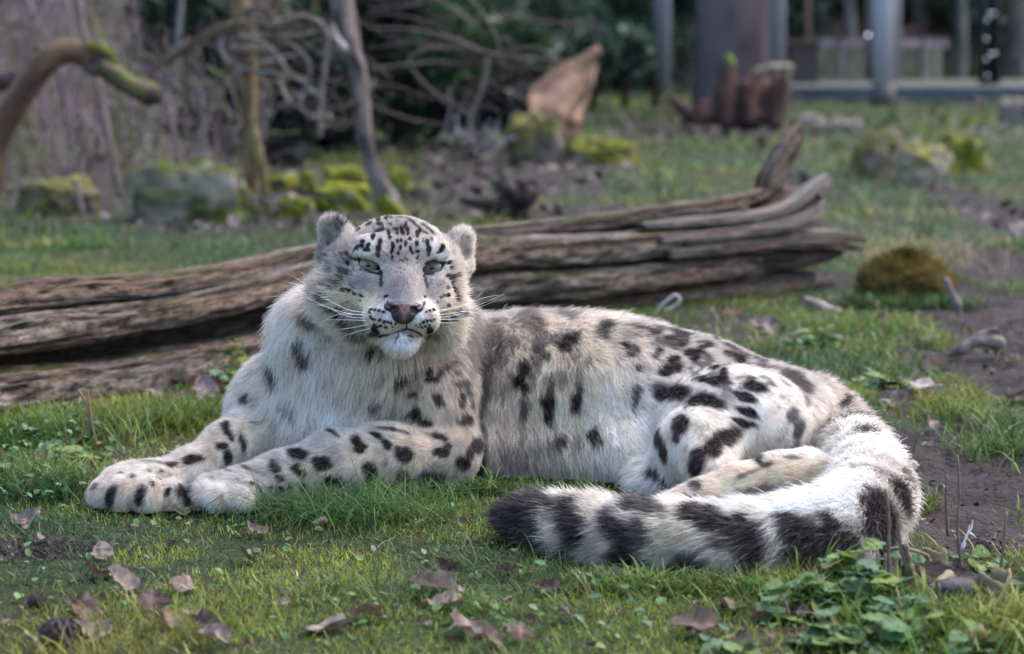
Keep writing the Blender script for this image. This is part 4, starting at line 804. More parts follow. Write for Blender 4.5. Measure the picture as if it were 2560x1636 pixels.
def slab(pts, depth, seed, grey=.4, dark=.3, moss=0.0, rough=1.0, n=260, na=56, fwd=0.0, m_=None, dy=None, name="log_slab", parent=None, label=None):
    """pts: (px, py centre, half height px [, extra depth]). A split length of trunk with grain ridges."""
    C = []
    for q in pts:
        Y = LY(q[0]) - fwd + (q[3] if len(q) > 3 else 0); p = P(q[0], q[1], Y); C.append([*p, q[2] * Y / FPX])
    C = spline(C, n); c = C[:, :3]; r = np.maximum(C[:, 3], .002); T = nrm(np.gradient(c, axis=0)); up = np.array([0, 0, 1.0]); B = nrm(np.cross(T, up)); N = np.cross(B, T)
    s = np.concatenate([[0], np.cumsum(np.linalg.norm(np.diff(c, axis=0), axis=1))]); a = np.arange(na) * 2 * math.pi / na
    S, A = np.meshgrid(s, a, indexing='ij'); ca, sa = np.cos(A), np.sin(A); sq = lambda v: np.sign(v) * np.abs(v) ** .5
    q = np.stack([S * 3.0 + seed * 7, ca * 2.2 + seed, sa * 2.2], -1)
    big = fbm(q * np.array([1, 1.3, 1.3]), 3, seed); g1 = 1 - np.abs(fbm(np.stack([S * 2.2, ca * 5 + seed, sa * 5], -1), 2, seed + 5)) * 2.6; g2 = vnoise(np.stack([S * 9, ca * 16 + seed, sa * 16], -1), seed + 9)
    tw = vnoise(np.stack([S * 26, ca * 9, sa * 9 + seed], -1), seed + 3)
    f = 1 + rough * (.11 * big - .15 * sstep(.88, 1.0, g1) + .13 * g2 + .12 * tw + .10 * vnoise(np.stack([S * 14, ca * 30, sa * 30 + seed], -1), seed + 12))
    V = c[:, None] + (N[:, None] * (sq(sa) * f * r[:, None])[..., None]) + (B[:, None] * (sq(ca) * f * (depth * np.clip(r / r.max(), .3, 1))[:, None])[..., None])
    streak = vnoise(np.stack([S * 5, ca * 22 + seed, sa * 22], -1), seed + 2) + .6 * vnoise(np.stack([S * 18, ca * 40, sa * 40 + seed], -1), seed + 4)
    gm = np.clip(grey + 1.6 * fbm(np.stack([S * 1.6, ca + seed, sa], -1), 2, seed + 6) + .5 * streak, 0, 1)[..., None]; col = WOOD_T * (1 - gm) + WOOD_G * gm
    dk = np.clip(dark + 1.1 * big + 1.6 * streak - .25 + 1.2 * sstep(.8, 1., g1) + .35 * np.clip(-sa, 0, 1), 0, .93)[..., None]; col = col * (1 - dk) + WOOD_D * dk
    if moss: mm = np.clip((sa - .2) * 1.2 + 3 * fbm(np.stack([S * 6, ca * 2, sa * 2 + seed], -1), 3, seed + 8) - 1 + moss, 0, 1)[..., None]; col = col * (1 - mm) + WOOD_M * mm
    V = V.reshape(-1, 3); i = np.arange(n - 1)[:, None] * na; j = np.arange(na)[None]; j2 = (j + 1) % na; Q = np.stack([i + j, i + j2, i + na + j2, i + na + j], -1).reshape(-1, 4)
    V = np.concatenate([V, c[:1], c[-1:]]); col = np.concatenate([col.reshape(-1, 3), [WOOD_D, WOOD_D]]); jj = np.arange(na); k2 = (jj + 1) % na
    T3 = np.concatenate([np.stack([k2, jj, np.full(na, n * na)], -1), np.stack([(n - 1) * na + jj, (n - 1) * na + k2, np.full(na, n * na + 1)], -1)])
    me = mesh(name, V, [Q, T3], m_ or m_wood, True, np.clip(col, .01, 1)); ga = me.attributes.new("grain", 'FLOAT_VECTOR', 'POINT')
    gr = np.stack([S * 13.0, ca * 7 + seed * 3, sa * 7], -1).reshape(-1, 3); gr = np.concatenate([gr, gr[:1], gr[-1:]]); ga.data.foreach_set("vector", gr.astype(np.float32).ravel())
    return link(name, me, parent, label)
LOG = link("fallen_log", None, label="long weathered split log lying behind the snow leopard", cat="log")
LOG.location = (0, 0, 0)
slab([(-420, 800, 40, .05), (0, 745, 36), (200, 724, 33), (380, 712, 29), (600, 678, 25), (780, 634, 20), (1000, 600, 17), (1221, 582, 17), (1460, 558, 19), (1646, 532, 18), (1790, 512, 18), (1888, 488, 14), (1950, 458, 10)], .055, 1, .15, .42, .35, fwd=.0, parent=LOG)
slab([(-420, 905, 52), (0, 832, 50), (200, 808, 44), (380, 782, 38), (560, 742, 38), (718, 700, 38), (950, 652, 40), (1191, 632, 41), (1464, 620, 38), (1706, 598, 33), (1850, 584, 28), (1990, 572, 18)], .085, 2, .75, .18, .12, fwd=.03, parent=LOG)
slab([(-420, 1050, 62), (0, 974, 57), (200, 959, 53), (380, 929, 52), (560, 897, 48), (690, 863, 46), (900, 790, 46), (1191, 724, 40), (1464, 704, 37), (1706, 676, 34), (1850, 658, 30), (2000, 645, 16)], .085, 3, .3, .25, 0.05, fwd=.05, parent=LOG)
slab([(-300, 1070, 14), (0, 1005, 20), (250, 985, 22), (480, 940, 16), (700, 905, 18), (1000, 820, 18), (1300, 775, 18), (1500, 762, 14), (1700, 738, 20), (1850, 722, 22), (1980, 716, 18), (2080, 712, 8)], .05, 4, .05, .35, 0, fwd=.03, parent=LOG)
slab([(1600, 566, 8), (1760, 552, 12), (1888, 540, 13), (1970, 515, 13), (2020, 478, 12), (2064, 441, 7)], .035, 5, .5, .5, .1, n=120, na=36, fwd=.10, m_=m_wet, parent=LOG)
slab([(1640, 600, 10), (1800, 585, 14), (1920, 568, 17), (2010, 545, 16), (2045, 510, 10), (2050, 490, 5)], .04, 6, .6, .5, 0, n=120, na=36, fwd=.13, m_=m_wet, parent=LOG)
slab([(1700, 612, 12), (1850, 598, 15), (1980, 588, 16), (2090, 590, 14), (2158, 600, 7)], .035, 7, .4, .6, 0, n=120, na=36, fwd=.12, m_=m_wet, parent=LOG)
slab([(1660, 640, 14), (1820, 622, 16), (1960, 612, 14), (2080, 614, 12), (2150, 622, 6)], .035, 8, .55, .4, 0, n=120, na=36, fwd=.14, parent=LOG)
slab([(1700, 668, 18), (1850, 655, 22), (1980, 650, 22), (2060, 640, 14), (2100, 632, 7)], .04, 9, .1, .62, 0, n=120, na=36, fwd=.08, parent=LOG)
slab([(1560, 715, 16), (1750, 700, 22), (1900, 695, 22), (2020, 690, 14)], .05, 10, .1, .6, 0, n=100, na=36, fwd=.02, parent=LOG)
slab([(1906, 500, 14), (1920, 460, 24), (1945, 415, 24), (1975, 360, 22), (1995, 325, 14), (2004, 306, 5)], .035, 11, .35, .3, .3, n=90, na=36, name="broken_branch", parent=LOG)
slab([(1890, 520, 14), (1950, 500, 30), (2010, 500, 26), (2040, 520, 10)], .06, 14, .2, .6, .3, n=60, na=36, fwd=-.02, parent=LOG)
slab([(-420, 900, 95), (0, 845, 112), (380, 795, 100), (780, 715, 84), (1191, 665, 70), (1400, 650, 50)], .03, 13, 0, 1.6, 0, .2, n=140, na=24, fwd=-.10, name="gap_shade_core", parent=LOG)  # near-black core, shade of the gaps between slabs put into its colour
slab([(1150, 690, 40), (1646, 615, 76), (1900, 600, 84), (2040, 585, 40)], .05, 12, 0, .9, 0, .4, n=160, na=24, fwd=-.09, name="gap_shade_core", parent=LOG)

# ------------------------------------------------------------------ rocks and mossy stones
m_rock = mat("mossy_rock", attr="col", rough=.9, spec=.2, bump=(14, .7, .03))
STONE, MOSS = np.array([.18, .15, .125]), np.array([.12, .13, .022])
def rock(px0, px1, top, base, seed, moss=.5, box=1.0, name="mossy_stone", label=None, cat="stone", group=None, dk=1.0, amp=1.0, mcol=MOSS, scol=STONE, depth=.8, tilt=0.0, Y=None):
    Y = Y or 4835.0 / (base - HOR); w_ = (px1 - px0) * Y / FPX / 2; h_ = (base - top) * Y / FPX; n = 44
    a = np.linspace(0, math.pi, n); b = np.arange(n * 2) * math.pi / n
    D = np.stack([np.sin(a)[:, None] * np.cos(b), np.sin(a)[:, None] * np.sin(b), np.cos(a)[:, None] + 0 * b], -1).reshape(-1, 3)
    e = 1 + box * 1.0; r = 1 / ((np.abs(D) ** (2 * e)).sum(1)) ** (1 / (2 * e)); V = D * r[:, None]
    V = V * (1 + .42 * amp * fbm(D * 1.7, 3, seed) + .16 * fbm(D * 5, 3, seed + 2) + .05 * fbm(D * 16, 2, seed + 4))[:, None]; V[:, 0] += tilt * V[:, 2]
    ext = np.abs(V[:, 0]).max(), V[:, 2].max(); V = V / np.array([ext[0], ext[0], ext[1]]) * np.array([w_, w_ * depth, h_ * .75])
    c = P((px0 + px1) / 2, base, Y); c[1] += w_ * depth * .8; c[2] = float(zt(c[0], c[1])) + h_ * .27; cc = c
    i = np.arange(n - 1)[:, None] * 2 * n; j = np.arange(2 * n)[None]; j2 = (j + 1) % (2 * n); Q = np.stack([i + j, i + 2 * n + j, i + 2 * n + j2, i + j2], -1).reshape(-1, 4)
    N = normals(V.astype(np.float32), Q); m = np.clip(moss * 1.6 - .6 + N[:, 2] * .8 + 1.8 * fbm(D * 2.5, 3, seed + 5), 0, 1)[:, None]
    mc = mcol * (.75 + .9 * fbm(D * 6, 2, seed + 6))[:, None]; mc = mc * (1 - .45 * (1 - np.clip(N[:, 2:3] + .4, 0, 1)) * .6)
    col = scol * (1 + .8 * fbm(D * 4, 3, seed + 7))[:, None] * (1 - m) + mc * m
    return link(name, mesh(name, V, Q, m_rock, True, np.clip(col * dk, .01, 1)), None, label, cat, group, loc=tuple(cc))
rock(28, 242, 436, 530, 1, .75, .6, label="low round mossy stone at the far left, left of the flat block", mcol=np.array([.17, .15, .045]))
rock(300, 648, 388, 548, 2, .78, 1.6, label="wide flat-topped stone block with green moss and pale left end", depth=.6, name="stone_block", tilt=-.1, mcol=np.array([.085, .105, .022]), scol=np.array([.28, .24, .21]))
for k, (a, b, t, s_, sd, lb) in enumerate([(655, 760, 440, 480, 3, "small mossy stone between the flat block and the yellow-green cluster"), (742, 800, 428, 486, 4, "narrow peaked mossy stone left of the bright moss slab"), (800, 925, 420, 470, 5, "bright moss slab lying on top of the stone cluster"),
      (775, 935, 452, 525, 6, "round yellow-green mossy stone under the bright moss slab"), (960, 1036, 420, 490, 7, "upright mossy stone just right of the grey leaning trunk"), (690, 790, 486, 535, 8, "low yellowish mossy stone below the cluster, behind the cat's ear"), (1035, 1085, 455, 500, 9, "small grey stone right of the leaning trunk")]):
    rock(a, b, t, s_, sd, .95 if k != 6 else .2, .5, label=lb, mcol=np.array([.20, .215, .02]), group="mossy stones around the leaning trunk")
rock(1252, 1420, 285, 412, 11, .68, .4, label="tall mossy boulder in front of the pointed orange driftwood", mcol=np.array([.17, .155, .05]), name="mossy_boulder", cat="boulder")
rock(1395, 1605, 345, 412, 12, .85, .9, label="long low moss-covered boulder right of the tall mossy boulder", mcol=np.array([.16, .16, .02]), name="mossy_boulder", cat="boulder")
rock(2122, 2256, 332, 452, 13, .7, .5, label="tall brown-green mossy boulder left of the pale one, right of the log tip", mcol=np.array([.15, .13, .04]), name="mossy_boulder", cat="boulder", tilt=.25)
rock(2232, 2392, 358, 468, 14, .6, .3, label="pale yellowish mossy boulder in the middle of three", mcol=np.array([.22, .20, .05]), scol=np.array([.28, .25, .19]), name="mossy_boulder", cat="boulder")
rock(2352, 2476, 338, 428, 15, .9, .9, label="square moss-topped boulder, rightmost of the three", mcol=np.array([.18, .19, .02]), name="mossy_boulder", cat="boulder")
rock(2500, 2640, 250, 318, 16, .3, 1., label="brown boulder cut by the right edge in front of the kerb", scol=np.array([.20, .17, .15]), name="boulder", cat="boulder")
rock(1978, 2075, 286, 322, 17, .1, .8, label="flat pale stone right of the red-brown stump", scol=np.array([.25, .225, .21]), name="flat_stone")
rock(2070, 2160, 298, 330, 18, .2, .6, label="flat grey stone right of the pale flat stone, left of the boulders", scol=np.array([.20, .18, .17]), name="flat_stone")
hum = rock(2145, 2412, 628, 765, 31, .8, .0, label="rounded hummock with rusty yellow moss and dry stalks beside the mud", mcol=np.array([.15, .10, .022]), name="mossy_hummock", cat="hummock", scol=np.array([.07, .05, .035]), dk=.9, amp=.8)
rock(2120, 2150, 1000, 1022, 20, 0, .5, label="small pale pebble on the mud right of the rump", name="pebble", cat="pebble", scol=np.array([.4, .36, .33]))
rock(2265, 2300, 1144, 1166, 21, 0, .5, label="pale pebble on the mud beside the tail bend", name="pebble", cat="pebble", scol=np.array([.42, .37, .33]))
hv = np.zeros((len(hum.data.vertices), 3), np.float32); hum.data.vertices.foreach_get("co", hv.ravel()); hi_ = RNG.integers(0, len(hv), 5200); hp = hv[hi_] + RNG.normal(0, .003, (5200, 3)); hp = hp[hp[:, 2] > -.02]; n = len(hp)
bl = blades(hp[:, 0], hp[:, 1], .014 + .034 * RNG.random(n), np.full(n, .003), 2, .8 + .8 * RNG.random(n), .6, np.array([.21, .145, .03]) * (.4 + .9 * RNG.random((n, 1))) * (1 - .3 * RNG.random((n, 3)) * np.array([1, 0, 0])), z=hp[:, 2])
link("moss", mesh("moss", bl[0], bl[1], m_grass, True, np.clip(bl[2], .01, 1)), hum, kind="stuff")
# dry stalks on the hummock
hc_ = G(2280, 700); n = 260; xx = hc_[0] + RNG.normal(0, .13, n); yy = hc_[1] + .02 + RNG.normal(0, .05, n)
bl = blades(xx, yy, .05 + .10 * RNG.random(n), np.full(n, .0035), 3, .5 + .8 * RNG.random(n), .8, np.array([.38, .31, .17]) * (.6 + .7 * RNG.random((n, 1))), z=.02 + .07 * RNG.random(n))
st_ = mesh("dry_stalks", bl[0] - np.array(hum.location), bl[1], m_grass, True, bl[2]); link("dry_stalks", st_, hum, kind="stuff")
# ------------------------------------------------------------------ bark tubes: trunks, branches, twigs
m_bark = mat("bark", attr="col", rough=.85, spec=.2, bump=(40, .8, .01))
def bark(name, pts, Y, col, col2=None, n=40, na=14, seed=1, parent=None, label=None, cat=None, group=None, rough=.16, moss=None, sc_=1.0, ang=False):
    """pts (px, py, radius px[, extra depth]) at distance Y"""
    C = [[*P(q[0], q[1], Y + (q[3] if len(q) > 3 else 0)), q[2] * Y / FPX] for q in pts]; C = spline(C, n); c = C[:, :3]; r = np.maximum(C[:, 3], .001)
    V, Fq = tube(c, r, na); nn = n * na; s = np.repeat(np.linspace(0, 1, n), na); cen = np.repeat(c, na, 0); d = V[:nn] - cen
    L = np.linalg.norm(np.diff(c, axis=0), axis=1).sum(); a = np.tile(np.arange(na), n) * 6.283 / na; k = 1 / max(r.mean(), .004)
    q = np.stack([s * L * k * .35, np.cos(a) * 1.3 + seed * 5, np.sin(a) * 1.3], -1)
    f = 1 + rough * 2 * fbm(q, 3, seed); V[:nn] = cen + d * f[:, None]
    m = np.clip(.5 + 2.2 * fbm(q * np.array([1.3, 1, 1]), 3, seed + 3), 0, 1)[:, None]; c1 = np.array(col); c2 = np.array(col2 if col2 is not None else c1 * .5)
    cc = c1 * m + c2 * (1 - m)
    if moss is not None:       # (amount, colour, rows below which it grows)
        z = V[:nn, 2]; g = zt(c[:, 0], c[:, 1]).min(); mm = np.clip(moss[0] + 2.5 * fbm(q, 2, seed + 8) - (z - g) / moss[2], 0, 1)[:, None]; cc = cc * (1 - mm) + np.array(moss[1]) * mm
    cc = np.concatenate([cc, cc[:1], cc[-1:]])
    return link(name, mesh(name, V, Fq, m_bark, True, np.clip(cc, .01, 1)), parent, label, cat, group)
def R4(*L): return [(a / 2.408, b / 2.408, r / 2.408, *e) for a, b, r, *e in L]
def R5(*L): return [(700 + a / 2.5617, b / 2.5617, r / 2.5617, *e) for a, b, r, *e in L]
def R6(*L): return [(1600 + a / 2.508, b / 2.508, r / 2.508, *e) for a, b, r, *e in L]
BR, GR, YL, PL, DKB = (.16, .115, .085), (.23, .21, .20), (.24, .175, .085), (.42, .37, .34), (.07, .05, .045)
# --- arched fallen branch, far left
AB = link("arched_branch", None, label="thick brown branch arching up at the left edge with a mossy broken stub", cat="branch")
bark("limb", R4((-150, 1500, 80), (-60, 1150, 78), (-30, 880, 80), (60, 680, 80), (190, 470, 82), (320, 340, 80), (440, 310, 72), (560, 370, 62)), 9.6, (.17, .105, .07), (.085, .052, .038), 50, 20, 3, AB, rough=.08)
bark("stub", R4((520, 400, 50), (600, 400, 60), (680, 300, 40), (700, 280, 12)), 9.6, (.12, .09, .08), (.06, .045, .04), 24, 16, 4, AB)
bark("stub", R4((610, 400, 52), (700, 460, 60), (800, 530, 58), (900, 570, 62), (960, 575, 40)), 9.55, (.085, .065, .05), (.10, .11, .03), 30, 18, 5, AB)
bark("broken_end", R4((905, 570, 52), (975, 590, 46)), 9.50, (.07, .05, .045), (.04, .03, .03), 6, 16, 6, AB, rough=.05)
bark("moss", R4((500, 280, 16), (580, 290, 34), (660, 330, 30), (700, 420, 26), (800, 500, 34), (890, 520, 34), (955, 540, 20)), 9.58, (.15, .15, .025), (.08, .09, .025), 36, 14, 7, AB, rough=.45)
bark("limb", R4((-200, 560, 60), (-40, 500, 60), (80, 470, 55), (180, 440, 30)), 10.2, (.09, .065, .06), (.05, .04, .04), 24, 14, 8, AB)
# --- saplings and thin stems
sg = "thin bare saplings at the left"
for k8, (pts, Y, c, lb, sd) in enumerate(((R4((455, -60, 20), (480, 80, 20), (510, 220, 18), (580, 470, 18), (640, 760, 19), (690, 1000, 20), (720, 1190, 20)), 10.4, (.27, .22, .18), "pale slim sapling leaning right, passing behind the arched branch", 11),
    (R4((1095, -60, 20), (1075, 200, 19), (1040, 420, 19), (990, 640, 18), (950, 820, 18), (920, 1000, 18)), 11.4, (.22, .20, .19), "grey slim sapling leaning left, rising behind the flat stone block", 12),
    (R4((1190, 520, 22), (1215, 650, 16), (1215, 780, 10), (1190, 960, 9)), 11.2, (.25, .20, .22), "short pale purple dead stem behind the flat stone block", 13),
    (R4((150, -40, 26), (200, 90, 14), (290, 230, 8), (330, 300, 5)), 13.0, (.30, .26, .26), "faint pale stem hanging in the top left corner", 14),
    (R4((452, 1080, 16), (470, 1180, 18), (492, 1290, 20)), 9.9, (.28, .24, .24), "short pale stub standing in front of the left mossy stone", 15),
    (R4((790, 1150, 13), (784, 1230, 14), (775, 1310, 14)), 9.7, (.26, .24, .20), "short pale stub at the left foot of the flat stone block", 16),
    (R5((1080, 560, 10), (1090, 700, 9), (1060, 860, 11), (1130, 890, 10)), 13.2, (.24, .22, .20), "thin grey upright twig left of the bleached root tangle", 17),
    (R5((1330, 380, 14), (1300, 560, 14), (1230, 720, 13), (1200, 880, 14)), 13.2, (.23, .22, .18), "thin grey-green upright stem above the bleached root tangle", 18))):
    bark("bare_sapling" if k8 < 3 else "dead_twig", pts, Y, c, None, 30, 10, sd, None, lb, "sapling" if k8 < 3 else "twig")
# --- yellowish multi-stem tree with a tangle of twigs
T1 = link("bare_tree", None, label="bare tree with straight yellow-brown trunk and tangled drooping twigs", cat="tree")
bark("trunk", R4((1480, 1330, 62), (1500, 1180, 54), (1510, 1000, 50), (1500, 760, 47), (1495, 520, 50), (1490, 330, 58), (1480, 160, 66), (1440, 20, 66), (1400, -180, 60)), 10.3, (.22, .155, .08), (.10, .075, .05), 50, 18, 21, T1)
bark("trunk", R4((1600, 1180, 26), (1570, 980, 30), (1530, 850, 34), (1520, 700, 26)), 10.25, (.25, .22, .09), (.13, .10, .05), 24, 12, 22, T1)
bark("trunk", R4((1500, 330, 40), (1560, 240, 44), (1640, 100, 34), (1700, -120, 30)), 10.35, (.13, .10, .07), (.07, .05, .05), 24, 12, 23, T1)
bark("trunk", R4((1380, 40, 30), (1330, -40, 30), (1280, -150, 26)), 10.3, (.17, .16, .07), (.07, .05, .05), 14, 12, 24, T1)
TW = [(((1460, 130, 18), (1300, 175, 15), (1120, 270, 14), (980, 380, 13), (880, 455, 9)), BR), (((1420, 170, 15), (1250, 230, 13), (1080, 330, 12), (990, 400, 9)), BR), (((1400, 130, 15), (1335, 220, 15), (1335, 320, 14), (1400, 390, 13), (1550, 430, 12), (1700, 450, 11), (1850, 500, 8)), (.30, .28, .27)),
      (((1380, 285, 18), (1500, 295, 20), (1600, 310, 18), (1690, 370, 16), (1720, 440, 13)), (.30, .27, .22)), (((1680, 480, 18), (1700, 540, 16), (1740, 610, 9)), (.36, .33, .27)), (((1600, 160, 14), (1780, 105, 15), (1900, 125, 18), (1965, 210, 17), (1955, 400, 16), (1932, 600, 17), (1925, 830, 17)), (.30, .25, .24)),
      (((1690, 260, 9), (1790, 290, 10), (1860, 380, 11), (1850, 510, 11), (1810, 620, 10), (1820, 680, 7)), (.26, .22, .23)), (((1480, 80, 22), (1560, 50, 22), (1640, 110, 20), (1655, 280, 18), (1640, 330, 10)), (.11, .085, .06)), (((1500, 200, 12), (1700, 220, 10), (1880, 200, 10), (2000, 130, 8)), (.25, .21, .17)),
      (((1540, 430, 10), (1640, 560, 9), (1600, 700, 9), (1590, 850, 8)), (.24, .21, .17)), (((1440, 220, 20), (1580, 260, 20), (1700, 390, 16), (1760, 470, 10)), (.27, .23, .19)), (((1900, -60, 14), (1880, 60, 14), (1800, 130, 12), (1640, 170, 12)), (.12, .10, .06))]
rs = random.Random(5)
for k, (p_, c_) in enumerate(TW): bark("branch", R4(*p_), 10.15 + .02 * (k % 5), c_, None, 30, 8, 30 + k, T1, rough=.1)
for k in range(52):
    x0, y0 = rs.uniform(1350, 2000), rs.uniform(60, 560); a = rs.uniform(-.5, .9) + (math.pi if rs.random() < .35 else 0); pts = []; L = rs.uniform(60, 130)
    for i in range(5): pts.append((x0, y0, rs.uniform(3.0, 5.5) * (1 - .12 * i))); x0 += math.cos(a) * L; y0 += math.sin(a) * L * .8 + 16 * i; a += rs.uniform(-.35, .45)
    c_ = rs.choice([(.20, .16, .13), (.14, .10, .08), (.27, .24, .21)]); bark("twig", R4(*pts), 10.0 + rs.uniform(-.3, .6), c_, None, 16, 6, 60 + k, T1, rough=.05)
# --- grey leaning tree with mossy foot
T2 = link("leaning_tree", None, label="slim grey leaning tree with peeling pale bark and a mossy foot", cat="tree")
bark("trunk", R4((2380, 1350, 88, 0), (2330, 1230, 78), (2290, 1130, 62), (2230, 960, 46), (2190, 800, 50), (2170, 680, 58), (2160, 560, 54), (2150, 400, 52), (2100, 280, 58), (2070, 120, 62), (2050, -30, 70), (2030, -220, 70)), 10.0, (.19, .16, .15), (.065, .045, .045), 70, 18, 41, T2, moss=(.75, (.20, .21, .02), .12), rough=.14)
bark("trunk", R4((2150, 330, 30), (2120, 150, 34), (2090, -20, 36), (2080, -200, 36)), 10.1, (.19, .15, .15), (.08, .06, .06), 20, 12, 42, T2)
bark("root", R4((2300, 1200, 40), (2390, 1280, 34), (2480, 1345, 20)), 9.95, (.20, .21, .02), (.10, .11, .02), 16, 12, 43, T2, rough=.25)
for k, (p_, c_) in enumerate([(R5((520, 640, 14), (400, 690, 14), (320, 700, 10), (280, 770, 7)), BR), (R5((480, 760, 10), (400, 830, 9), (320, 800, 8), (240, 770, 6)), BR), (R5((330, 160, 22), (360, 250, 26), (420, 320, 30)), PL)]):
    bark("branch", p_, 9.95, c_, None, 18, 8, 45 + k, T2)
# --- dark shrub with long reddish twigs (centre background)
T3 = link("twiggy_shrub", None, label="tangle of long thin reddish twigs arching over the dark centre background", cat="shrub")
LT = [((980, -30, 10), (1150, 90, 12), (1250, 160, 9)), ((1180, -40, 9), (1280, 60, 9), (1370, 200, 9), (1410, 330, 9), (1420, 440, 8)), ((560, 180, 6), (860, 190, 8), (1080, 240, 12), (1300, 330, 14), (1500, 370, 12), (1800, 380, 8)), ((800, 430, 10), (860, 350, 11), (960, 310, 11), (1150, 310, 10), (1240, 290, 7)),
      ((570, 440, 8), (760, 420, 9), (1000, 400, 8), (1150, 410, 6)), ((840, 440, 9), (950, 560, 9), (1080, 650, 9), (1200, 730, 8)), ((1400, 340, 8), (1520, 320, 7), (1640, 300, 7), (1740, 360, 6)), ((1350, 100, 7), (1600, 130, 8), (1900, 160, 7), (2050, 170, 5)), ((560, 60, 7), (800, 40, 7), (960, 10, 6)),
      ((560, 520, 6), (760, 560, 7), (1000, 640, 6)), ((560, 660, 7), (680, 710, 7), (820, 760, 7), (1040, 800, 5)), ((1160, 660, 6), (1200, 720, 6), (1210, 830, 6)), ((540, 100, 8), (700, 90, 7), (900, 130, 7), (1100, 200, 7))]
for k, p_ in enumerate(LT): bark("twig", R5(*p_), 11.6 + .1 * (k % 4), rs.choice([(.19, .14, .13), (.16, .11, .105), (.22, .17, .15)]), None, 26, 6, 80 + k, T3, rough=.04)
for k in range(46):
    x0, y0 = rs.uniform(500, 1500), rs.uniform(-20, 640); a = rs.uniform(-.25, .5); pts = []; L = rs.uniform(70, 150)
    for i in range(5): pts.append((x0, y0, rs.uniform(2.2, 4.5))); x0 += math.cos(a) * L; y0 += math.sin(a) * L; a += rs.uniform(-.25, .3)
    bark("twig", R5(*pts), 11.5 + rs.uniform(-.4, .9), rs.choice([(.15, .11, .10), (.11, .08, .07)]), None, 14, 6, 100 + k, T3, rough=.05)
# --- brambles over the litter bank
bb = []; bc_ = []
for k in range(330):
    x_ = rs.uniform(-120, 660); Y_ = rs.uniform(10.6, 14.5); g_ = G(x_, 420)[0] * 0 + P(x_, 400, Y_)[0]; z_ = float(zt(g_, Y_)); a_ = rs.uniform(-1, 1); h_ = rs.uniform(.15, .75); l_ = rs.uniform(.1, .6)
    q_ = spline([(g_, Y_, z_), (g_ + a_ * l_ * .4, Y_ + rs.uniform(-.1, .1), z_ + h_ * .8), (g_ + a_ * l_, Y_ + rs.uniform(-.2, .2), z_ + h_ * rs.uniform(.3, 1.1))], 8); v_, f_ = tube(q_, rs.uniform(.002, .006), 4, False); bb.append((v_, f_)); c_ = np.array(rs.choice([(.16, .12, .135), (.10, .075, .085), (.24, .20, .20), (.13, .14, .06)])); bc_.append(np.tile(c_, (len(v_), 1)))
V, Fq = joinm(bb); link("brambles", mesh("brambles", V, Fq, m_bark, True, np.concatenate(bc_)), None, "thin purple-brown brambles covering the bank at the left", "brambles", kind="stuff")
# --- bleached root tangle
T4 = link("bleached_roots", None, label="tangle of pale bleached roots left of the tall mossy boulder", cat="roots")
for k in range(34):
    x0, y0 = rs.uniform(1090, 1400), rs.uniform(840, 1010); a = rs.uniform(-2.6, -.5); pts = []; L = rs.uniform(22, 50)
    for i in range(4): pts.append((x0, y0, rs.uniform(5, 10) * (1 - .15 * i))); x0 += math.cos(a) * L; y0 += math.sin(a) * L; a += rs.uniform(-.7, .7)
    bark("root", R5(*pts), 12.9 + rs.uniform(-.25, .25), rs.choice([(.40, .36, .38), (.30, .27, .29), (.22, .19, .19)]), None, 14, 7, 150 + k, T4)
# --- lumps of wood built as one implicit solid each
def lump(name, cones, Y, col, col2, seed, label, cat, step=.012, rough=.35, depthmul=1.0, group=None):
    """cones: (px,py,r,dY, px,py,r,dY)"""
    pts = [(P(a, b, Y + d), P(e, f, Y + h), c * Y / FPX, g * Y / FPX) for a, b, c, d, e, f, g, h in cones]
    lo = np.min([np.minimum(p[0] - p[2], p[1] - p[3]) for p in pts], 0) - .04; hi = np.max([np.maximum(p[0] + p[2], p[1] + p[3]) for p in pts], 0) + .04
    f = Field(np.arange(lo[0], hi[0], step), np.arange(lo[1], hi[1], step), np.arange(lo[2], hi[2], step)); k = .02 * Y / 10
    for a, b, ra, rb in pts: f.cone(a, b, ra, rb, k)
    X, Y_, Z = np.meshgrid(f.xs, f.ys, f.zs, indexing='ij'); q = np.stack([X, Y_, Z], -1); s_ = 10 / (Y * .06)
    m = f.D < .08; f.D[m] += (.018 * Y / 10 * rough * 3) * fbm(q[m] * np.array([s_, s_, s_ * .45], np.float32) * .18, 3, seed).astype(np.float32)
    V, Q = f.nets(); g = vnoise(V * np.array([60, 60, 9]) * 6 / Y, seed) + .8 * fbm(V * 26 / Y * 2, 2, seed + 1); t = np.clip(.5 + 1.3 * g, 0, 1)[:, None]
    return link(name, mesh(name, V, Q, m_bark, True, np.array(col) * t + np.array(col2) * (1 - t)), None, label, cat, group)
rq = random.Random(4); _d = [(1290, 285, 34, 0, 1400, 262, 34, .2), (1262, 222, 9, 0, 1275, 300, 20, 0), (1285, 232, 8, 0, 1290, 310, 22, 0), (1310, 300, 40, 0, 1430, 300, 34, .2), (1330, 330, 40, 0, 1420, 330, 34, .2)]
for k in range(15):      # fibres sweeping up into the horn
    t_ = k / 14; _d.append((1502 - 22 * t_ + rq.uniform(-5, 5), 114 + 95 * t_ + rq.uniform(-4, 8), 8, .3 + rq.uniform(-.1, .1), 1300 + 130 * t_ + rq.uniform(-10, 10), 250 + 55 * t_, rq.uniform(10, 15), rq.uniform(0, .3)))
lump("driftwood_stump", _d,
     14.6, (.34, .21, .14), (.17, .105, .075), 3, "orange-brown driftwood root with a tall pointed horn", "driftwood", .016, .8)
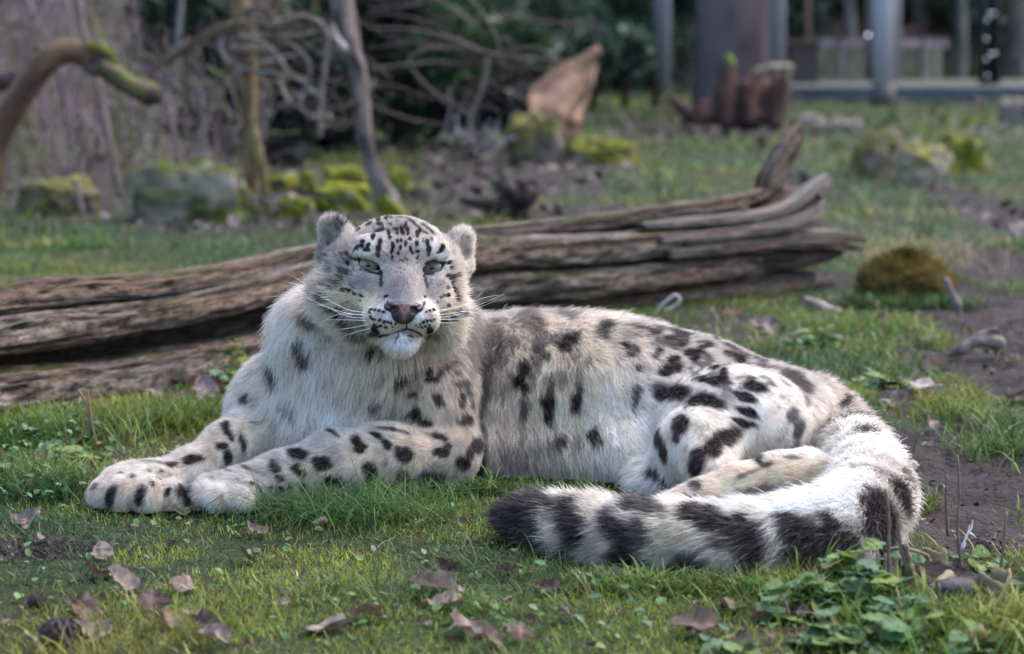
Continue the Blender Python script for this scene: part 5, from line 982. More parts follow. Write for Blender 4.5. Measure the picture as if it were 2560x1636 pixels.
_s = [(1655, 220, 7, 0, 1700, 268, 24, 0), (1672, 240, 12, 0, 1725, 290, 26, 0), (1740, 290, 24, 0, 1930, 300, 26, .1), (1760, 270, 30, .1, 1930, 265, 34, .2), (1800, 245, 26, .1, 1940, 235, 30, .2)]
for k in range(34):      # upright splinters of split wood
    x_ = rq.uniform(1700, 1968); top_ = 262 - 75 * min(1, (x_ - 1690) / 110) + rq.uniform(-22, 30) * (1 if x_ < 1880 else .4); _s.append((x_ + rq.uniform(-6, 6), top_, rq.uniform(4, 9), rq.uniform(-.15, .25), 1832 + (x_ - 1832) * .86, 306, rq.uniform(8, 13), rq.uniform(-.1, .2)))
_s += [(1822, 150, 4, 0, 1836, 250, 13, 0), (1797, 168, 3, 0, 1800, 260, 11, 0)]
lump("red_brown_stump", _s,
     17.6, (.17, .080, .058), (.06, .038, .036), 7, "red-brown jagged rotten stump standing before the wide trunk", "stump", .020, 1.3)
lump("stump_rim", [(1890, 180, 9, 0, 1930, 170, 10, 0), (1930, 170, 10, 0, 1970, 170, 11, 0), (1970, 172, 10, 0, 1968, 205, 7, 0)], 17.2, (.32, .27, .20), (.17, .14, .11), 9, "pale broken slab of wood on the right top of the red-brown stump", "wood", .02)
lump("moss_tuft", [(1820, 142, 14, 0, 1832, 160, 15, 0)], 17.3, (.20, .30, .04), (.10, .17, .03), 12, "small bright green moss tuft on the peak of the red-brown stump", "moss", .02)
rr_ = random.Random(8); _c = []
for k in range(30):
    x_, y_ = rr_.uniform(1090, 1320), rr_.uniform(415, 560); a_ = rr_.uniform(-.4, .9); L_ = rr_.uniform(20, 60); r0 = rr_.uniform(4, 13); d_ = rr_.uniform(-.2, .35); _c.append((x_, y_, r0, d_, x_ + math.cos(a_) * L_, y_ + math.sin(a_) * L_, r0 * rr_.uniform(.5, 1.1), d_ + rr_.uniform(-.1, .1)))
lump("rotten_log", _c + [(1160, 500, 26, .2, 1290, 525, 30, .2), (1105, 435, 9, 0, 1190, 475, 20, 0)], 9.6, (.075, .052, .052), (.022, .017, .018), 21, "dark rotten log heap behind the cat's right-hand ear", "log", .011, 1.2)
lump("driftwood_chunk", [(2372, 888, 7, 0, 2410, 872, 13, 0), (2410, 872, 13, 0, 2445, 852, 14, 0), (2445, 852, 16, 0, 2495, 858, 20, 0), (2450, 835, 9, 0, 2490, 822, 6, 0)], 5.72, (.23, .19, .17), (.09, .065, .06), 25, "small grey-brown root chunk lying on the mud at the right", "wood", .004, .3)
lump("driftwood_chunk", [(2015, 750, 9, 0, 2050, 768, 13, 0), (2050, 768, 13, 0, 2098, 782, 8, 0)], 6.65, (.33, .27, .25), (.16, .12, .11), 26, "pale rotten wood piece in the grass left of the hummock", "wood", .005, .3)
lump("driftwood_chunk", [(2365, 700, 10, 0, 2390, 760, 14, 0), (2390, 760, 14, 0, 2400, 790, 8, 0)], 6.5, (.24, .20, .20), (.13, .10, .10), 27, "grey root stub at the right foot of the hummock", "wood", .005, .3)
# --- wide trunk, posts, railing, black post, kerb
bark("wide_trunk", [(1832, 330, 108), (1830, 240, 100), (1832, 120, 96), (1834, 0, 96), (1836, -200, 94), (1838, -520, 90)], 21.0, (.155, .122, .128), (.075, .058, .064), 60, 40, 51, None, "very wide purple-grey tree trunk behind the red-brown stump", "tree", rough=.05)
def post(name, px, py0, py1, rpx, Y, col, label, cat="post", foot=None):
    V, Fq = tube([P(px, py1, Y), P(px, (py0 + py1) / 2, Y), P(px, py0, Y)], rpx * Y / FPX, 20); m = mat("paint_" + name, col, .6, noise=(3, tuple(c * .75 for c in col), 5, (1, 1, .3)))
    if foot is None: return link(name, mesh(name, V, Fq, m), None, label, cat)
    r_ = link(name, None, label=label, cat=cat); link("shaft", mesh("shaft", V, Fq, m), r_)
    V, Fq = tube([P(px, py1 - 2, Y), P(px, py1 - 26, Y), P(px, py1 - 52, Y)], np.array([1.35, 1.2, 1.08]) * rpx * Y / FPX, 20); link("foot", mesh("foot", V, Fq, mat("post_foot", foot, .8)), r_); return r_
post("pale_post", 1657, -420, 226, 20, 19.5, (.29, .28, .32), "pale blue-grey post left of the wide trunk")
post("pale_post", 1943, -420, 215, 21, 20.2, (.28, .28, .32), "pale blue-grey post right of the wide trunk, behind the stump")
post("light_post", 2207, -420, 264, 25, 18.9, (.46, .45, .50), "light grey round post with a dark foot in front of the railing", foot=(.10, .085, .09))
post("broad_post", 2208, -420, 218, 44, 25.5, (.26, .265, .30), "broader grey-blue post close behind the light grey post")
post("brown_pole", 2020, -420, 112, 9, 25.0, (.30, .23, .18), "thin light brown pole rising above the dark bin")
# black double post, its glints added as small glowing balls
bp = link("black_post", None, label="black double post with a row of small round white glints", cat="post")
m_blk = mat("black_metal", (.010, .013, .020), .35, spec=.5)
for px in (2459, 2492):
    V, Fq = tube([P(px, 216, 24.2), P(px, 0, 24.2), P(px, -420, 24.2)], (13 if px < 2480 else 9) * 24.2 / FPX, 12); link("upright", mesh("upright", V, Fq, m_blk), bp)
c0, c1 = P(2476, 216, 24.25), P(2476, -420, 24.25); V, Fq = tube([c0, (c0 + c1) / 2, c1], .05, 8); link("panel", mesh("panel", V, Fq, m_blk), bp)
m_gl = mat("white_glow", (.8, .8, .85), .2)
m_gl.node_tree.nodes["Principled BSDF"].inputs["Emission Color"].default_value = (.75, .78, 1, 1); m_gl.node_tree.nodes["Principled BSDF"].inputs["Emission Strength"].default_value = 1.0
def ball(c, r, n=8):
    a = np.linspace(.01, math.pi - .01, n); b = np.arange(2 * n) * math.pi / n; V = np.stack([np.sin(a)[:, None] * np.cos(b), np.sin(a)[:, None] * np.sin(b), np.cos(a)[:, None] + 0 * b], -1).reshape(-1, 3) * r + c
    i = np.arange(n - 1)[:, None] * 2 * n; j = np.arange(2 * n)[None]; j2 = (j + 1) % (2 * n); return V, [np.stack([i + j, i + 2 * n + j, i + 2 * n + j2, i + j2], -1).reshape(-1, 4)]
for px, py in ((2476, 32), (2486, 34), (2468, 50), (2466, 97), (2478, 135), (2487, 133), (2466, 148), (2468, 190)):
    V, Fq = ball(P(px, py, 24.05), .0075); link("light", mesh("light", V, Fq, m_gl), bp)  # glowing balls stand for highlights on the post, no lamps here
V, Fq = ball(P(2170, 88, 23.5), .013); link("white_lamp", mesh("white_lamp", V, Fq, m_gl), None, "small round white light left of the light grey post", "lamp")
# railing
rl = link("wooden_railing", None, label="low wooden railing with upright slats behind the posts", cat="railing")
m_rail = mat("rail_wood", (.48, .38, .36), .8, noise=(6, (.25, .19, .19), 4)); m_sl = mat("slat_wood", (.46, .42, .31), .8, noise=(5, (.24, .23, .14), 4))
def box(x0, x1, y0, y1, z0, z1):
    V = np.array([(x, y, z) for z in (z0, z1) for y in (y0, y1) for x in (x0, x1)], float); return V, [np.array([[0, 2, 3, 1], [4, 5, 7, 6], [0, 1, 5, 4], [2, 6, 7, 3], [0, 4, 6, 2], [1, 3, 7, 5]])]
YR = 26.0
def bpx(x0, y0, x1, y1, Y, d=.06):
    a = P(x0, y1, Y); b = P(x1, y0, Y); return box(a[0], b[0], Y, Y + d, a[2], b[2])
for a, b in ((2035, 2372),): V, Fq = bpx(a, 98, b, 120, YR, .10); link("top_rail", mesh("top_rail", V, Fq, m_rail, False), rl)
V, Fq = bpx(2040, 210, 2365, 222, YR + .02, .06); link("bottom_rail", mesh("bottom_rail", V, Fq, m_rail, False), rl)
xx = 2048
while xx < 2360:
    ww = 17; V, Fq = bpx(xx, 121, xx + ww, 228, YR + .03 + .004 * ((xx * 7) % 5), .03); link("slat", mesh("slat", V, Fq, m_sl, False), rl); xx += 24
for xx in (2100, 2310): V, Fq = bpx(xx, 96, xx + 12, 240, YR - .05, .10); link("rail_post", mesh("rail_post", V, Fq, m_rail, False), rl)
bn = link("dark_bin", None, label="dark brown square box at the left end of the railing", cat="box")
V, Fq = bpx(1975, 112, 2048, 232, 24.5, .4); link("box_body", mesh("box_body", V, Fq, mat("bin_brown", (.085, .065, .06), .8), False), bn)
V, Fq = bpx(1970, 100, 2053, 112, 24.45, .5); link("lid", mesh("lid", V, Fq, mat("bin_lid", (.10, .07, .065), .7), False), bn)
rf = link("shelter_roof", None, label="low dark reddish roof showing above the railing", cat="roof")
Yr = 32.0; a, b, c = P(2236, 98, Yr), P(2350, 98, Yr), P(2295, 68, Yr); V = np.array([a, b, c, a + [0, 2, 0], b + [0, 2, 0], c + [0, 2, 0]]); link("roof_panel", mesh("roof_panel", V, [np.array([[0, 1, 2], [3, 5, 4]]), np.array([[0, 2, 5, 3], [1, 4, 5, 2], [0, 3, 4, 1]])], mat("roof_red", (.12, .06, .06), .8), False), rf)
# kerb wall and path behind
V, Fq = box(G(1975, 262)[0], 9.5, 23.2, 23.6, -.15, float(.16)); link("kerb_wall", mesh("kerb_wall", V, Fq, mat("kerb_concrete", (.11, .115, .135), .85, noise=(4, (.075, .08, .09), 6)), False), None, "low blue-grey concrete kerb across the back right", "kerb")
V, Fq = box(G(1975, 262)[0], 9.5, 23.6, 26.0, -.10, .165); link("path", mesh("path", V, Fq, mat("path_gravel", (.10, .10, .095), .9, noise=(8, (.07, .09, .05), 6)), False), kind="structure")
# ------------------------------------------------------------------ evergreen masses and far trees
m_ev = mat("evergreen_leaf", attr="col", rough=.5, spec=.3, trans=.2)
def foliage(name, px, py, rx, ry, Y, n, size, col, seed, parent=None, label=None, cat=None, group=None, kind=None, blobs=14, depth=1.0):
    r = np.random.default_rng(seed); c = P(px, py, Y); sx, sy = rx * Y / FPX, ry * Y / FPX
    bc = r.normal(0, .55, (blobs, 3)) * np.array([sx, sx * depth * .7, sy]); br = (.25 + .3 * r.random(blobs)) * min(sx, sy)
    i = r.integers(0, blobs, n); d = nrm(r.normal(0, 1, (n, 3))); q = bc[i] + d * (br[i] * (.6 + .5 * r.random(n)))[:, None] + c
    q = q[q[:, 2] > .02]; n = len(q); a = nrm(r.normal(0, 1, (n, 3)) + np.array([0, 0, -.3])); b = nrm(np.cross(a, r.normal(0, 1, (n, 3)))); s_ = (size * (.6 + .8 * r.random(n)))[:, None]
    V = np.stack([q - a * s_, q + b * s_ * .45, q + a * s_, q - b * s_ * .45], 1).reshape(-1, 3); Q = np.arange(n * 4).reshape(-1, 4)
    cl = np.array(col) * 1.7 * (.45 + 1.1 * r.random((n, 1))) * (1 + 1.2 * vnoise(q * 2.2, seed))[:, None]; C = np.repeat(cl, 4, 0)
    return link(name, mesh(name, V, Q, m_ev, False, np.clip(C, .004, 1)), parent, label, cat, group, kind)
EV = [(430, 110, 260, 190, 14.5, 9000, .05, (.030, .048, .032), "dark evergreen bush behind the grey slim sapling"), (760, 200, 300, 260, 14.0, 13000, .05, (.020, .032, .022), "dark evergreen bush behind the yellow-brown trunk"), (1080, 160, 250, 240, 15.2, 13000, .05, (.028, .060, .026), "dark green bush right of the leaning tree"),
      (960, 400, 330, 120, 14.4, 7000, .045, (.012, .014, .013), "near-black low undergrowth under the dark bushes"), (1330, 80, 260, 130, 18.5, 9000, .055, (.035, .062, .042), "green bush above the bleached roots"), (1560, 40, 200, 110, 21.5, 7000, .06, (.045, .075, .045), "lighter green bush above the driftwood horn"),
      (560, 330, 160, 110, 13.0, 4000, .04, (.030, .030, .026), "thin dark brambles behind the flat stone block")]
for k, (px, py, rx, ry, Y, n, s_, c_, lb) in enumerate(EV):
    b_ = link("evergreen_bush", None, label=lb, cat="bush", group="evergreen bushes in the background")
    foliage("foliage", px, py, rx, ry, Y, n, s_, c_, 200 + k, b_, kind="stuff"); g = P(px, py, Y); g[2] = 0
    for q in range(3):
        x_ = px + (q - 1) * rx * .4; V, Fq = tube([[P(x_, py, Y)[0], Y + .1 * q, float(zt(g[0], Y)) - .05], [P(x_ + 20, py, Y)[0], Y + .1 * q, P(px, py, Y)[2] * .6], [P(x_ - 20, py, Y)[0], Y, P(px, py - ry * .4, Y)[2]]], [.035, .028, .015], 8); link("stem", mesh("stem", V, Fq, mat("bush_stem", (.05, .04, .035), .9)), b_)
# dark bank of undergrowth that closes the view, and trees far behind
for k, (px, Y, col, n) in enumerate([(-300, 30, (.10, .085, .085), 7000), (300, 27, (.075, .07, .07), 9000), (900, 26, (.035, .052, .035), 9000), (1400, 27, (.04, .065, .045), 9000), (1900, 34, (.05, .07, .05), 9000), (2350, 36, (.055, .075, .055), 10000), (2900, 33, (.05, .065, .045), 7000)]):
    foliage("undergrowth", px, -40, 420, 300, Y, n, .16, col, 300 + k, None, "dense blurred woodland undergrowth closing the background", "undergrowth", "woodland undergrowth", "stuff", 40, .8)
for k, (px, Y, r_, c_, lb) in enumerate([(1130, 22, 16, (.12, .10, .10), "dark slim trunk behind the green bush"), (1390, 24, 22, (.07, .055, .055), "dark trunk above the driftwood horn"), (2120, 31, 14, (.20, .19, .18), "slim grey trunk left of the broad post"), (2290, 33, 20, (.11, .10, .09), "dark trunk above the dark reddish roof"), (2400, 30, 13, (.22, .20, .17), "slim pale trunk left of the black post"),
      (2540, 31, 24, (.17, .15, .13), "brown trunk right of the black post"), (60, 24, 22, (.22, .19, .20), "pale trunk on the bank at the far left"), (330, 26, 16, (.13, .11, .11), "slim trunk on the bank above the flat stone block"), (1720, 29, 24, (.19, .15, .16), "reddish-grey trunk just left of the wide trunk")]):
    g = P(px, 200, Y); z0 = float(zt(g[0], Y)) - .1; V_ = 0; py0 = HOR + (CAMZ - z0) * FPX / Y
    t_ = link("distant_tree", None, label=lb, cat="tree", group="far trees behind the enclosure")
    bark("trunk", [(px, py0, r_ * 1.2), (px + 6, 60, r_), (px - 8, -200, r_ * .9), (px + 10, -600, r_ * .7)], Y, c_, tuple(v * .55 for v in c_), 30, 12, 400 + k, t_)
    foliage("crown", px, -760, 260, 230, Y, 1500, .12, (.05, .06, .03), 420 + k, t_, kind="stuff")
# ------------------------------------------------------------------ dead leaves, each a crumpled lobed blade
m_dl = mat("dead_leaf", attr="col", rough=.62, spec=.3, bump=(160, .6, .002), trans=.15)
def leaf_geo(seed, lobes=5, curl=.35, ser=.25, asp=.8):
    """unit leaf along +y with veins, lobed outline, crumpled; 9 x 17 grid"""
    r = np.random.default_rng(seed); nu, nv = 9, 17; v = np.linspace(0, 1, nv); wd = np.sin(math.pi * v ** .8) ** .7 * (1 - ser + ser * np.cos(v * lobes * 6.283)) * .5 * asp + .012
    U, Vv = np.meshgrid(np.linspace(-1, 1, nu), v, indexing='ij'); sd_ = vnoise(np.stack([np.sign(U) * 3.3 + seed, Vv * 5, 0 * Vv], -1), seed) + .5 * vnoise(np.stack([np.sign(U) * 3.3 + seed, Vv * 13, 0 * Vv], -1), seed + 2); x = U * wd[None] * (1 + .9 * sd_); y = Vv - .15 * np.abs(U) * wd[None] * 1.2 + 0
    z = curl * (U ** 2) * wd[None] * .9 + .10 * np.sin(Vv * 4 + seed) + .24 * vnoise(np.stack([x * 5 + seed, y * 4, 0 * x], -1), seed) + .03 * np.abs(np.sin(Vv * 20)) * np.abs(U) * .5
    fold = r.uniform(-.8, 1.0); z = z + fold * np.clip(Vv - .6, 0, 1) ** 1.3
    V = np.stack([x, y - .5, z], -1).reshape(-1, 3); i = np.arange(nu - 1)[:, None] * nv; j = np.arange(nv - 1)[None]; Q = np.stack([i + j, i + nv + j, i + nv + j + 1, i + j + 1], -1).reshape(-1, 4)
    e = np.abs(U).reshape(-1); tone = (.75 + 1.0 * vnoise(V * 5 + seed, seed) + .5 * vnoise(V * 17 + seed, seed + 1) + .35 * (e < .1) - .18 * (np.sin(Vv * 24 + np.abs(U) * 3).reshape(-1) > .75)); return V, Q, tone
LEAFM = {}
def dead_leaf(px, py, size, az, tilt, col, label, group=None, seed=0, z=0.0, curl=.35, roll=0.0, lobes=4):
    s = seed % 9; key = (s, round(curl, 1), tuple(col), lobes)
    if key not in LEAFM:
        V, Q, t = leaf_geo(s + 1, lobes, curl, .07, .95); LEAFM[key] = mesh("dead_leaf", V, Q, m_dl, True, np.clip(np.array(col) * t[:, None], .01, 1))
    g = G(px, py); sz = size * g[1] / FPX; o = link("dead_leaf", LEAFM[key], None, label, "leaf", group)
    o.location = (g[0], g[1], float(zt(g[0], g[1])) + z + .011 + .2 * sz * abs(math.sin(tilt))); o.scale = (sz, sz, sz); o.rotation_euler = (tilt, roll, az); return o
B1, B2, B3, B4 = (.20, .135, .105), (.29, .225, .19), (.125, .085, .072), (.40, .33, .23)
DL = [(255, 1400, 60, .3, .9, B2, "pale upright curled leaf at lower left, tallest of a pair", 1), (240, 1448, 80, 1.2, .5, B1, "brown curled leaf right below the pale upright one at lower left", 2), (305, 1480, 90, 1.7, .25, B2, "long thin pale leaf below the curled pair at lower left", 3),
      (205, 1545, 95, 1.1, .4, B1, "folded red-brown leaf with a sharp tip near the bottom left corner", 4), (378, 1530, 90, .2, .55, B3, "dark veined leaf standing up at the bottom left", 5), (425, 1575, 90, .5, .35, B1, "mauve crumpled leaf right below the dark veined leaf", 6), (457, 1482, 85, 2.2, .3, B2, "pale ribbed leaf left of the bright moss patch", 7),
      (230, 1597, 100, 1.6, .15, B4, "flat straw-coloured leaf beside the black cone, bottom left", 8), (447, 1290, 60, 1.9, .4, (.55, .47, .36), "small bright curled leaf right between the two front paws", 2), (617, 1410, 60, 1.5, .4, B3, "small dark folded leaf in the grass below the near paw", 3), (510, 1584, 80, 1.6, .1, B3, "narrow dark red leaf lying flat at the bottom left of centre", 4),
      (530, 1622, 90, 1.4, .2, B2, "pale curled leaf cut by the bottom edge, left of centre", 5), (1080, 1495, 150, 1.0, .18, (.36, .29, .26), "largest flat grey-brown leaf, below the tail tip", 6), (1110, 1528, 90, 2.0, .2, (.33, .25, .21), "brown leaf overlapping the lower edge of the largest flat leaf", 7), (1117, 1442, 66, .4, .5, B3, "dark round leaf standing just above the largest flat leaf", 8),
      (820, 1590, 130, 2.2, .2, B2, "long light leaf near the bottom edge, left of centre", 1), (1175, 1590, 120, .6, .35, B2, "big crumpled pale brown leaf near the bottom edge at centre", 2), (1228, 1625, 70, 1.2, .3, B1, "brown leaf cut by the bottom edge at centre", 3), (1012, 1248, 76, .5, .8, B3, "mauve leaf standing up in the grass in front of the shoulder", 4), (910, 1562, 90, 1.9, .1, B1, "half-hidden brown leaf between the grass at the bottom centre", 5),
      (1260, 1447, 55, 1.5, .2, B1, "small brown leaf under the left end of the tail", 6), (60, 1312, 80, 1.4, .2, B2, "pale leaf at the left edge below the paws", 7), (640, 1340, 60, 1.0, .3, B2, "pale mauve leaf below the tall grass tuft", 8), (1817, 1535, 90, .1, .35, B1, "red-brown leaf hanging beneath the lower tail edge", 1), (1812, 1478, 60, .1, 1.1, B3, "curled dark leaf tucked under the lower tail edge", 2),
      (1540, 1467, 55, .8, .7, B2, "small pale leaf standing under the middle of the tail", 3), (1402, 1562, 60, 1.6, .3, B2, "small pink-brown leaf in the weeds under the tail", 4), (1300, 1610, 70, .4, .5, B1, "small brown leaf by the bottom edge right of centre", 5), (1732, 1600, 130, 1.3, .2, B3, "wide dark leaf at the bottom edge left of the leafy shoots", 6), (1370, 1490, 60, 1.9, .3, B3, "dark little leaf under the tail, left part", 7),
      (1897, 1562, 80, 1.4, .2, B1, "brown leaf lying left of the leafy shoots", 8), (460, 969, 66, 1.2, .4, (.33, .24, .23), "pinkish leaf tucked under the log, tallest of the three", 1), (393, 994, 70, 1.7, .3, B2, "pale leaf at the log foot, leftmost of the three", 2), (515, 994, 66, .5, .5, (.32, .24, .24), "mauve leaf at the log foot left of the green sprig", 3), (548, 988, 70, 1.2, .4, B1, "mauve-brown leaf at the log foot beneath the green sprig", 4),
      (2167, 762, 60, 1.5, .2, (.42, .31, .30), "flat pinkish leaf below the hummock", 5), (2213, 764, 40, 1.5, .2, (.5, .42, .4), "small pale leaf right of the flat pinkish leaf", 6), (2327, 858, 40, 1.4, .2, (.38, .28, .24), "small brown leaf left of the root chunk", 7), (2340, 912, 70, 1.0, .2, B2, "pale leaf on the mud edge below the root chunk", 8), (2310, 984, 80, 1.9, .25, (.42, .34, .31), "long pale leaf at the mud edge right of the rump", 1),
      (2230, 1010, 60, 1.4, .25, (.33, .24, .26), "mauve leaf on the mud just right of the rump", 2), (2420, 1068, 44, 1.5, .2, (.42, .34, .33), "small pale leaf between the grass tufts on the mud", 3), (2327, 1085, 46, .3, .6, B2, "little upright leaf on the mud left of the grass tufts", 4), (1905, 835, 70, 1.5, .3, (.30, .21, .22), "mauve leaf in the grass just behind the rump", 5), (1830, 800, 50, 1.2, .3, (.26, .14, .11), "reddish leaf under the log behind the back", 6),
      (2550, 1010, 90, 1.6, .2, B1, "brown leaf at the right edge on the mud", 7), (95, 1240, 70, .9, .5, (.24, .14, .12), "reddish leaf among the weeds left of the far paw", 8), (110, 1165, 60, .3, .8, (.26, .16, .13), "reddish curled leaf above the weeds at the left", 1)]
for k, (px, py, s_, az, ti, c_, lb, sd) in enumerate(DL):
    dead_leaf(px, py, s_ * 1.0, az + .3 * math.sin(k * 2.3), ti, c_, lb, "dead leaves on the ground", sd, 0.0, .35 + .3 * ((k * 7) % 3) / 2, .5 * math.sin(k * 1.7), 3 + k % 3)
rs = random.Random(21)
def scrap_label(px, py, ci, q):
    what = ("small reddish-brown", "small pinkish-grey", "small dark brown", "small straw-coloured")[ci]
    if py < 1010: where = "behind the cat's rump" if px < 2150 else "on the muddy ground at the right"
    elif py < 1250: where = "in the weeds left of the far paw" if px < 500 else "on the mud right of the tail" if px > 2150 else "between the legs and the tail tip"
    elif py < 1430: where = "below the far paw at the left edge" if px < 330 else "in the grass below the near paw" if px < 800 else "in the grass left of the tail tip" if px < 1300 else "by the woody shoots at the right"
    elif px < 420: where = "near the bottom left corner"
    else: where = ["left of the bright moss near the bottom edge", "right of the bright moss near the bottom edge", "around the largest flat leaf", "in the weeds below the tail", "beneath the tail bend", "in the leafy weeds at the bottom right"][min(5, int((px - 420) / 360))]
    return what + (" leaf scrap ", " curled leaf bit ", " torn leaf piece ")[q % 3] + where
nsm = 0
while nsm < 110:
    ci = rs.randrange(4); px, py = rs.uniform(-20, 2580), rs.uniform(560, 1640); g = G(px, py)
    if under_leopard(np.array([g[0]]), np.array([g[1]]))[0] or (py < 1010 and px < 2060 and not (py < 640 - px * .03 and False)) or (py < 600): continue
    dead_leaf(px, py, (rs.uniform(16, 24), rs.uniform(28, 40), rs.uniform(22, 32))[nsm % 3], rs.uniform(0, 6.28), rs.uniform(-.4, .6), (B1, B2, B3, B4)[ci], scrap_label(px, py, ci, nsm), "small leaf scraps on the ground", rs.randrange(9), 0, (.3, .9, .4)[nsm % 3], rs.uniform(-.6, .6), rs.choice([3, 4])); nsm += 1

# ------------------------------------------------------------------ tall grass tufts
def tuft(px, py, n, h0, h1, rad, col, label, lean=1.2, w=.0032, wx=1.0):
    c = G(px, py); x = c[0] + RNG.normal(0, rad * wx, n); y = c[1] + RNG.normal(0, rad, n); u = under_leopard(x, y); x, y = x[~u], y[~u]; n = len(x); az = np.arctan2(y - c[1], (x - c[0]) / wx) + RNG.normal(0, .7, n)
    b = blades(x, y, h0 + (h1 - h0) * RNG.random(n), w * (.6 + .7 * RNG.random(n)), 5, .4 + lean * RNG.random(n), .85, np.array(col) * (.55 + .9 * RNG.random((n, 1))))
    return link("grass_tuft", mesh("grass_tuft", b[0], b[1], m_grass, True, np.clip(b[2], .01, 1)), None, label, "grass tuft", "tall grass tufts")
tuft(860, 1295, 620, .05, .13, .034, (.085, .175, .05), "widest dark green grass tuft in front of the forearm", 1.7, .0024, 2.4)
tuft(1000, 1262, 110, .03, .07, .018, (.10, .19, .045), "small green tuft right of the widest tuft, below the elbow", 1.2, .0024, 2.0)
tuft(1210, 1228, 40, .03, .08, .012, (.11, .22, .05), "thin blades standing at the dark fold between elbow and belly", .9, .003, 1.5)
tuft(640, 1250, 18, .04, .08, .014, (.20, .26, .09), "few pale curved blades against the near paw", 1.0, .003)
tuft(1625, 1480, 16, .05, .085, .010, (.12, .24, .06), "bright wide blades rising in front of the middle of the tail", .9, .006)
tuft(1570, 1440, 14, .03, .055, .014, (.13, .25, .06), "short bright blades at the tail's lower edge, left of the wide ones", .6, .004)
tuft(1855, 1500, 30, .03, .07, .014, (.13, .25, .06), "upright bright blades under the tail beside the red-brown leaf", .5, .004)
tuft(2040, 1440, 20, .04, .10, .016, (.10, .20, .05), "upright blades between the tail bend and the leafy shoots", .4, .0045)
tuft(2410, 1045, 150, .03, .075, .030, (.20, .27, .05), "bright yellow-green tuft on the mud right of the rump", .9, .003, 1.6)
tuft(2490, 1120, 140, .03, .07, .035, (.12, .21, .045), "darker green tuft at the right edge on the mud", 1.0, .003, 1.4)
tuft(225, 1110, 60, .05, .12, .03, (.10, .18, .06), "loose tall blades behind the far paw", .7, .003, 2.0)

# ------------------------------------------------------------------ leafy weeds with separate leaves
m_lf = mat("weed_broad_leaf", attr="col", rough=.42, spec=.4, trans=.3, bump=(220, .5, .002)); m_stem = mat("weed_stem", (.16, .19, .07), .6)
GL = {}
def green_leaf(kind, k):
    if (kind, k) not in GL:
        r = np.random.default_rng(50 + k); nu, nv = 9, 19; v = np.linspace(0, 1, nv)
        if kind == 'c': wd = np.sin(math.pi * np.clip(v, 0, 1) ** .62) ** .8 * .5 * (1 + .16 * np.abs(np.sin(v * 25)))          # crinkled, toothed
        else: wd = np.sin(math.pi * v ** .9) ** .75 * .36
        U, Vv = np.meshgrid(np.linspace(-1, 1, nu), v, indexing='ij'); x = U * (wd[None] + .008); y = Vv + 0 * U
        z = -.18 * Vv ** 2 + .13 * np.abs(U) * wd[None] + (.035 if kind == 'c' else .01) * np.sin(Vv * 22 + np.abs(U) * 5) * np.abs(U) ** .5 + .10 * vnoise(np.stack([x * 5, y * 5, 0 * x + k], -1), k)
        V = np.stack([x, y, z], -1).reshape(-1, 3); i = np.arange(nu - 1)[:, None] * nv; j = np.arange(nv - 1)[None]; Q = np.stack([i + j, i + nv + j, i + nv + j + 1, i + j + 1], -1).reshape(-1, 4)
        base = np.array([(.095, .19, .075), (.13, .22, .05), (.08, .165, .085), (.20, .26, .05)][k % 4]); t = 1 + .5 * vnoise(V * 6, k) + .35 * (np.abs(U).reshape(-1) < .05); GL[(kind, k)] = mesh("leaf", V, Q, m_lf, True, np.clip(base * t[:, None], .01, 1))
    return GL[(kind, k)]
def weed(px, py, h, nst, nl, size, label, kind='c', seed=0, spread=.05, name="leafy_weed", group="leafy weeds at the bottom right", lean=.3):
    r = random.Random(seed); g = G(px, py); root = link(name, None, label=label, cat="weed", group=group); root.location = (g[0], g[1], float(zt(g[0], g[1])))
    for s in range(nst):
        a = r.uniform(0, 6.28); L = h * r.uniform(.6, 1.1); ox, oy = r.uniform(-spread, spread), r.uniform(-spread, spread) * .7
        pts = spline([(ox, oy, -.005), (ox + math.cos(a) * L * lean * .4, oy + math.sin(a) * L * lean * .4, L * .5), (ox + math.cos(a) * L * lean, oy + math.sin(a) * L * lean, L)], 8)
        V, Fq = tube(pts, np.linspace(.0016, .0009, 8), 5); link("stem", mesh("stem", V, Fq, m_stem), root)
        for q in range(nl):
            t = (q + 1) / nl; p = pts[min(7, int(t * 7.5))]; o = link("leaf", green_leaf(kind, r.randrange(4)), root); sz = size * r.uniform(.75, 1.5) * (1.1 - .35 * t); o.scale = (sz, sz, sz); o.location = p
            o.rotation_euler = (r.uniform(-.35, .5), r.uniform(-.4, .4), r.uniform(0, 6.28))
    return root
weed(2080, 1475, .055, 7, 5, .034, "crinkled light green weed just under the tail bend", 'c', 1)
weed(2010, 1540, .045, 7, 5, .036, "crinkled weed with pointed leaves left of the woody shoots", 'c', 2)
weed(2150, 1545, .060, 8, 5, .036, "densest crinkled weed at the centre of the leafy cluster", 'c', 3)
weed(2120, 1610, .040, 6, 4, .038, "crinkled weed by the bottom edge beneath the leafy cluster", 'c', 4)
weed(2000, 1625, .022, 5, 4, .032, "smooth oval-leaved weed at the bottom edge, left of the cluster", 'o', 5)
weed(1800, 1632, .020, 6, 4, .026, "smooth low weed at the bottom edge under the tail", 'o', 6, .07)
weed(2260, 1590, .040, 7, 4, .036, "smooth-leaved weed in front of the charred stump", 'o', 7)
weed(2420, 1620, .030, 6, 4, .034, "smooth-leaved weed at the bottom right corner", 'o', 8, .07)
weed(2535, 1470, .050, 5, 4, .030, "green weed right of the charred stump at the frame edge", 'o', 9)
weed(2390, 1400, .025, 4, 4, .026, "small weed behind the charred stump", 'c', 10)
weed(2250, 1440, .035, 4, 4, .034, "crinkled weed around the foot of the woody shoots", 'c', 11)
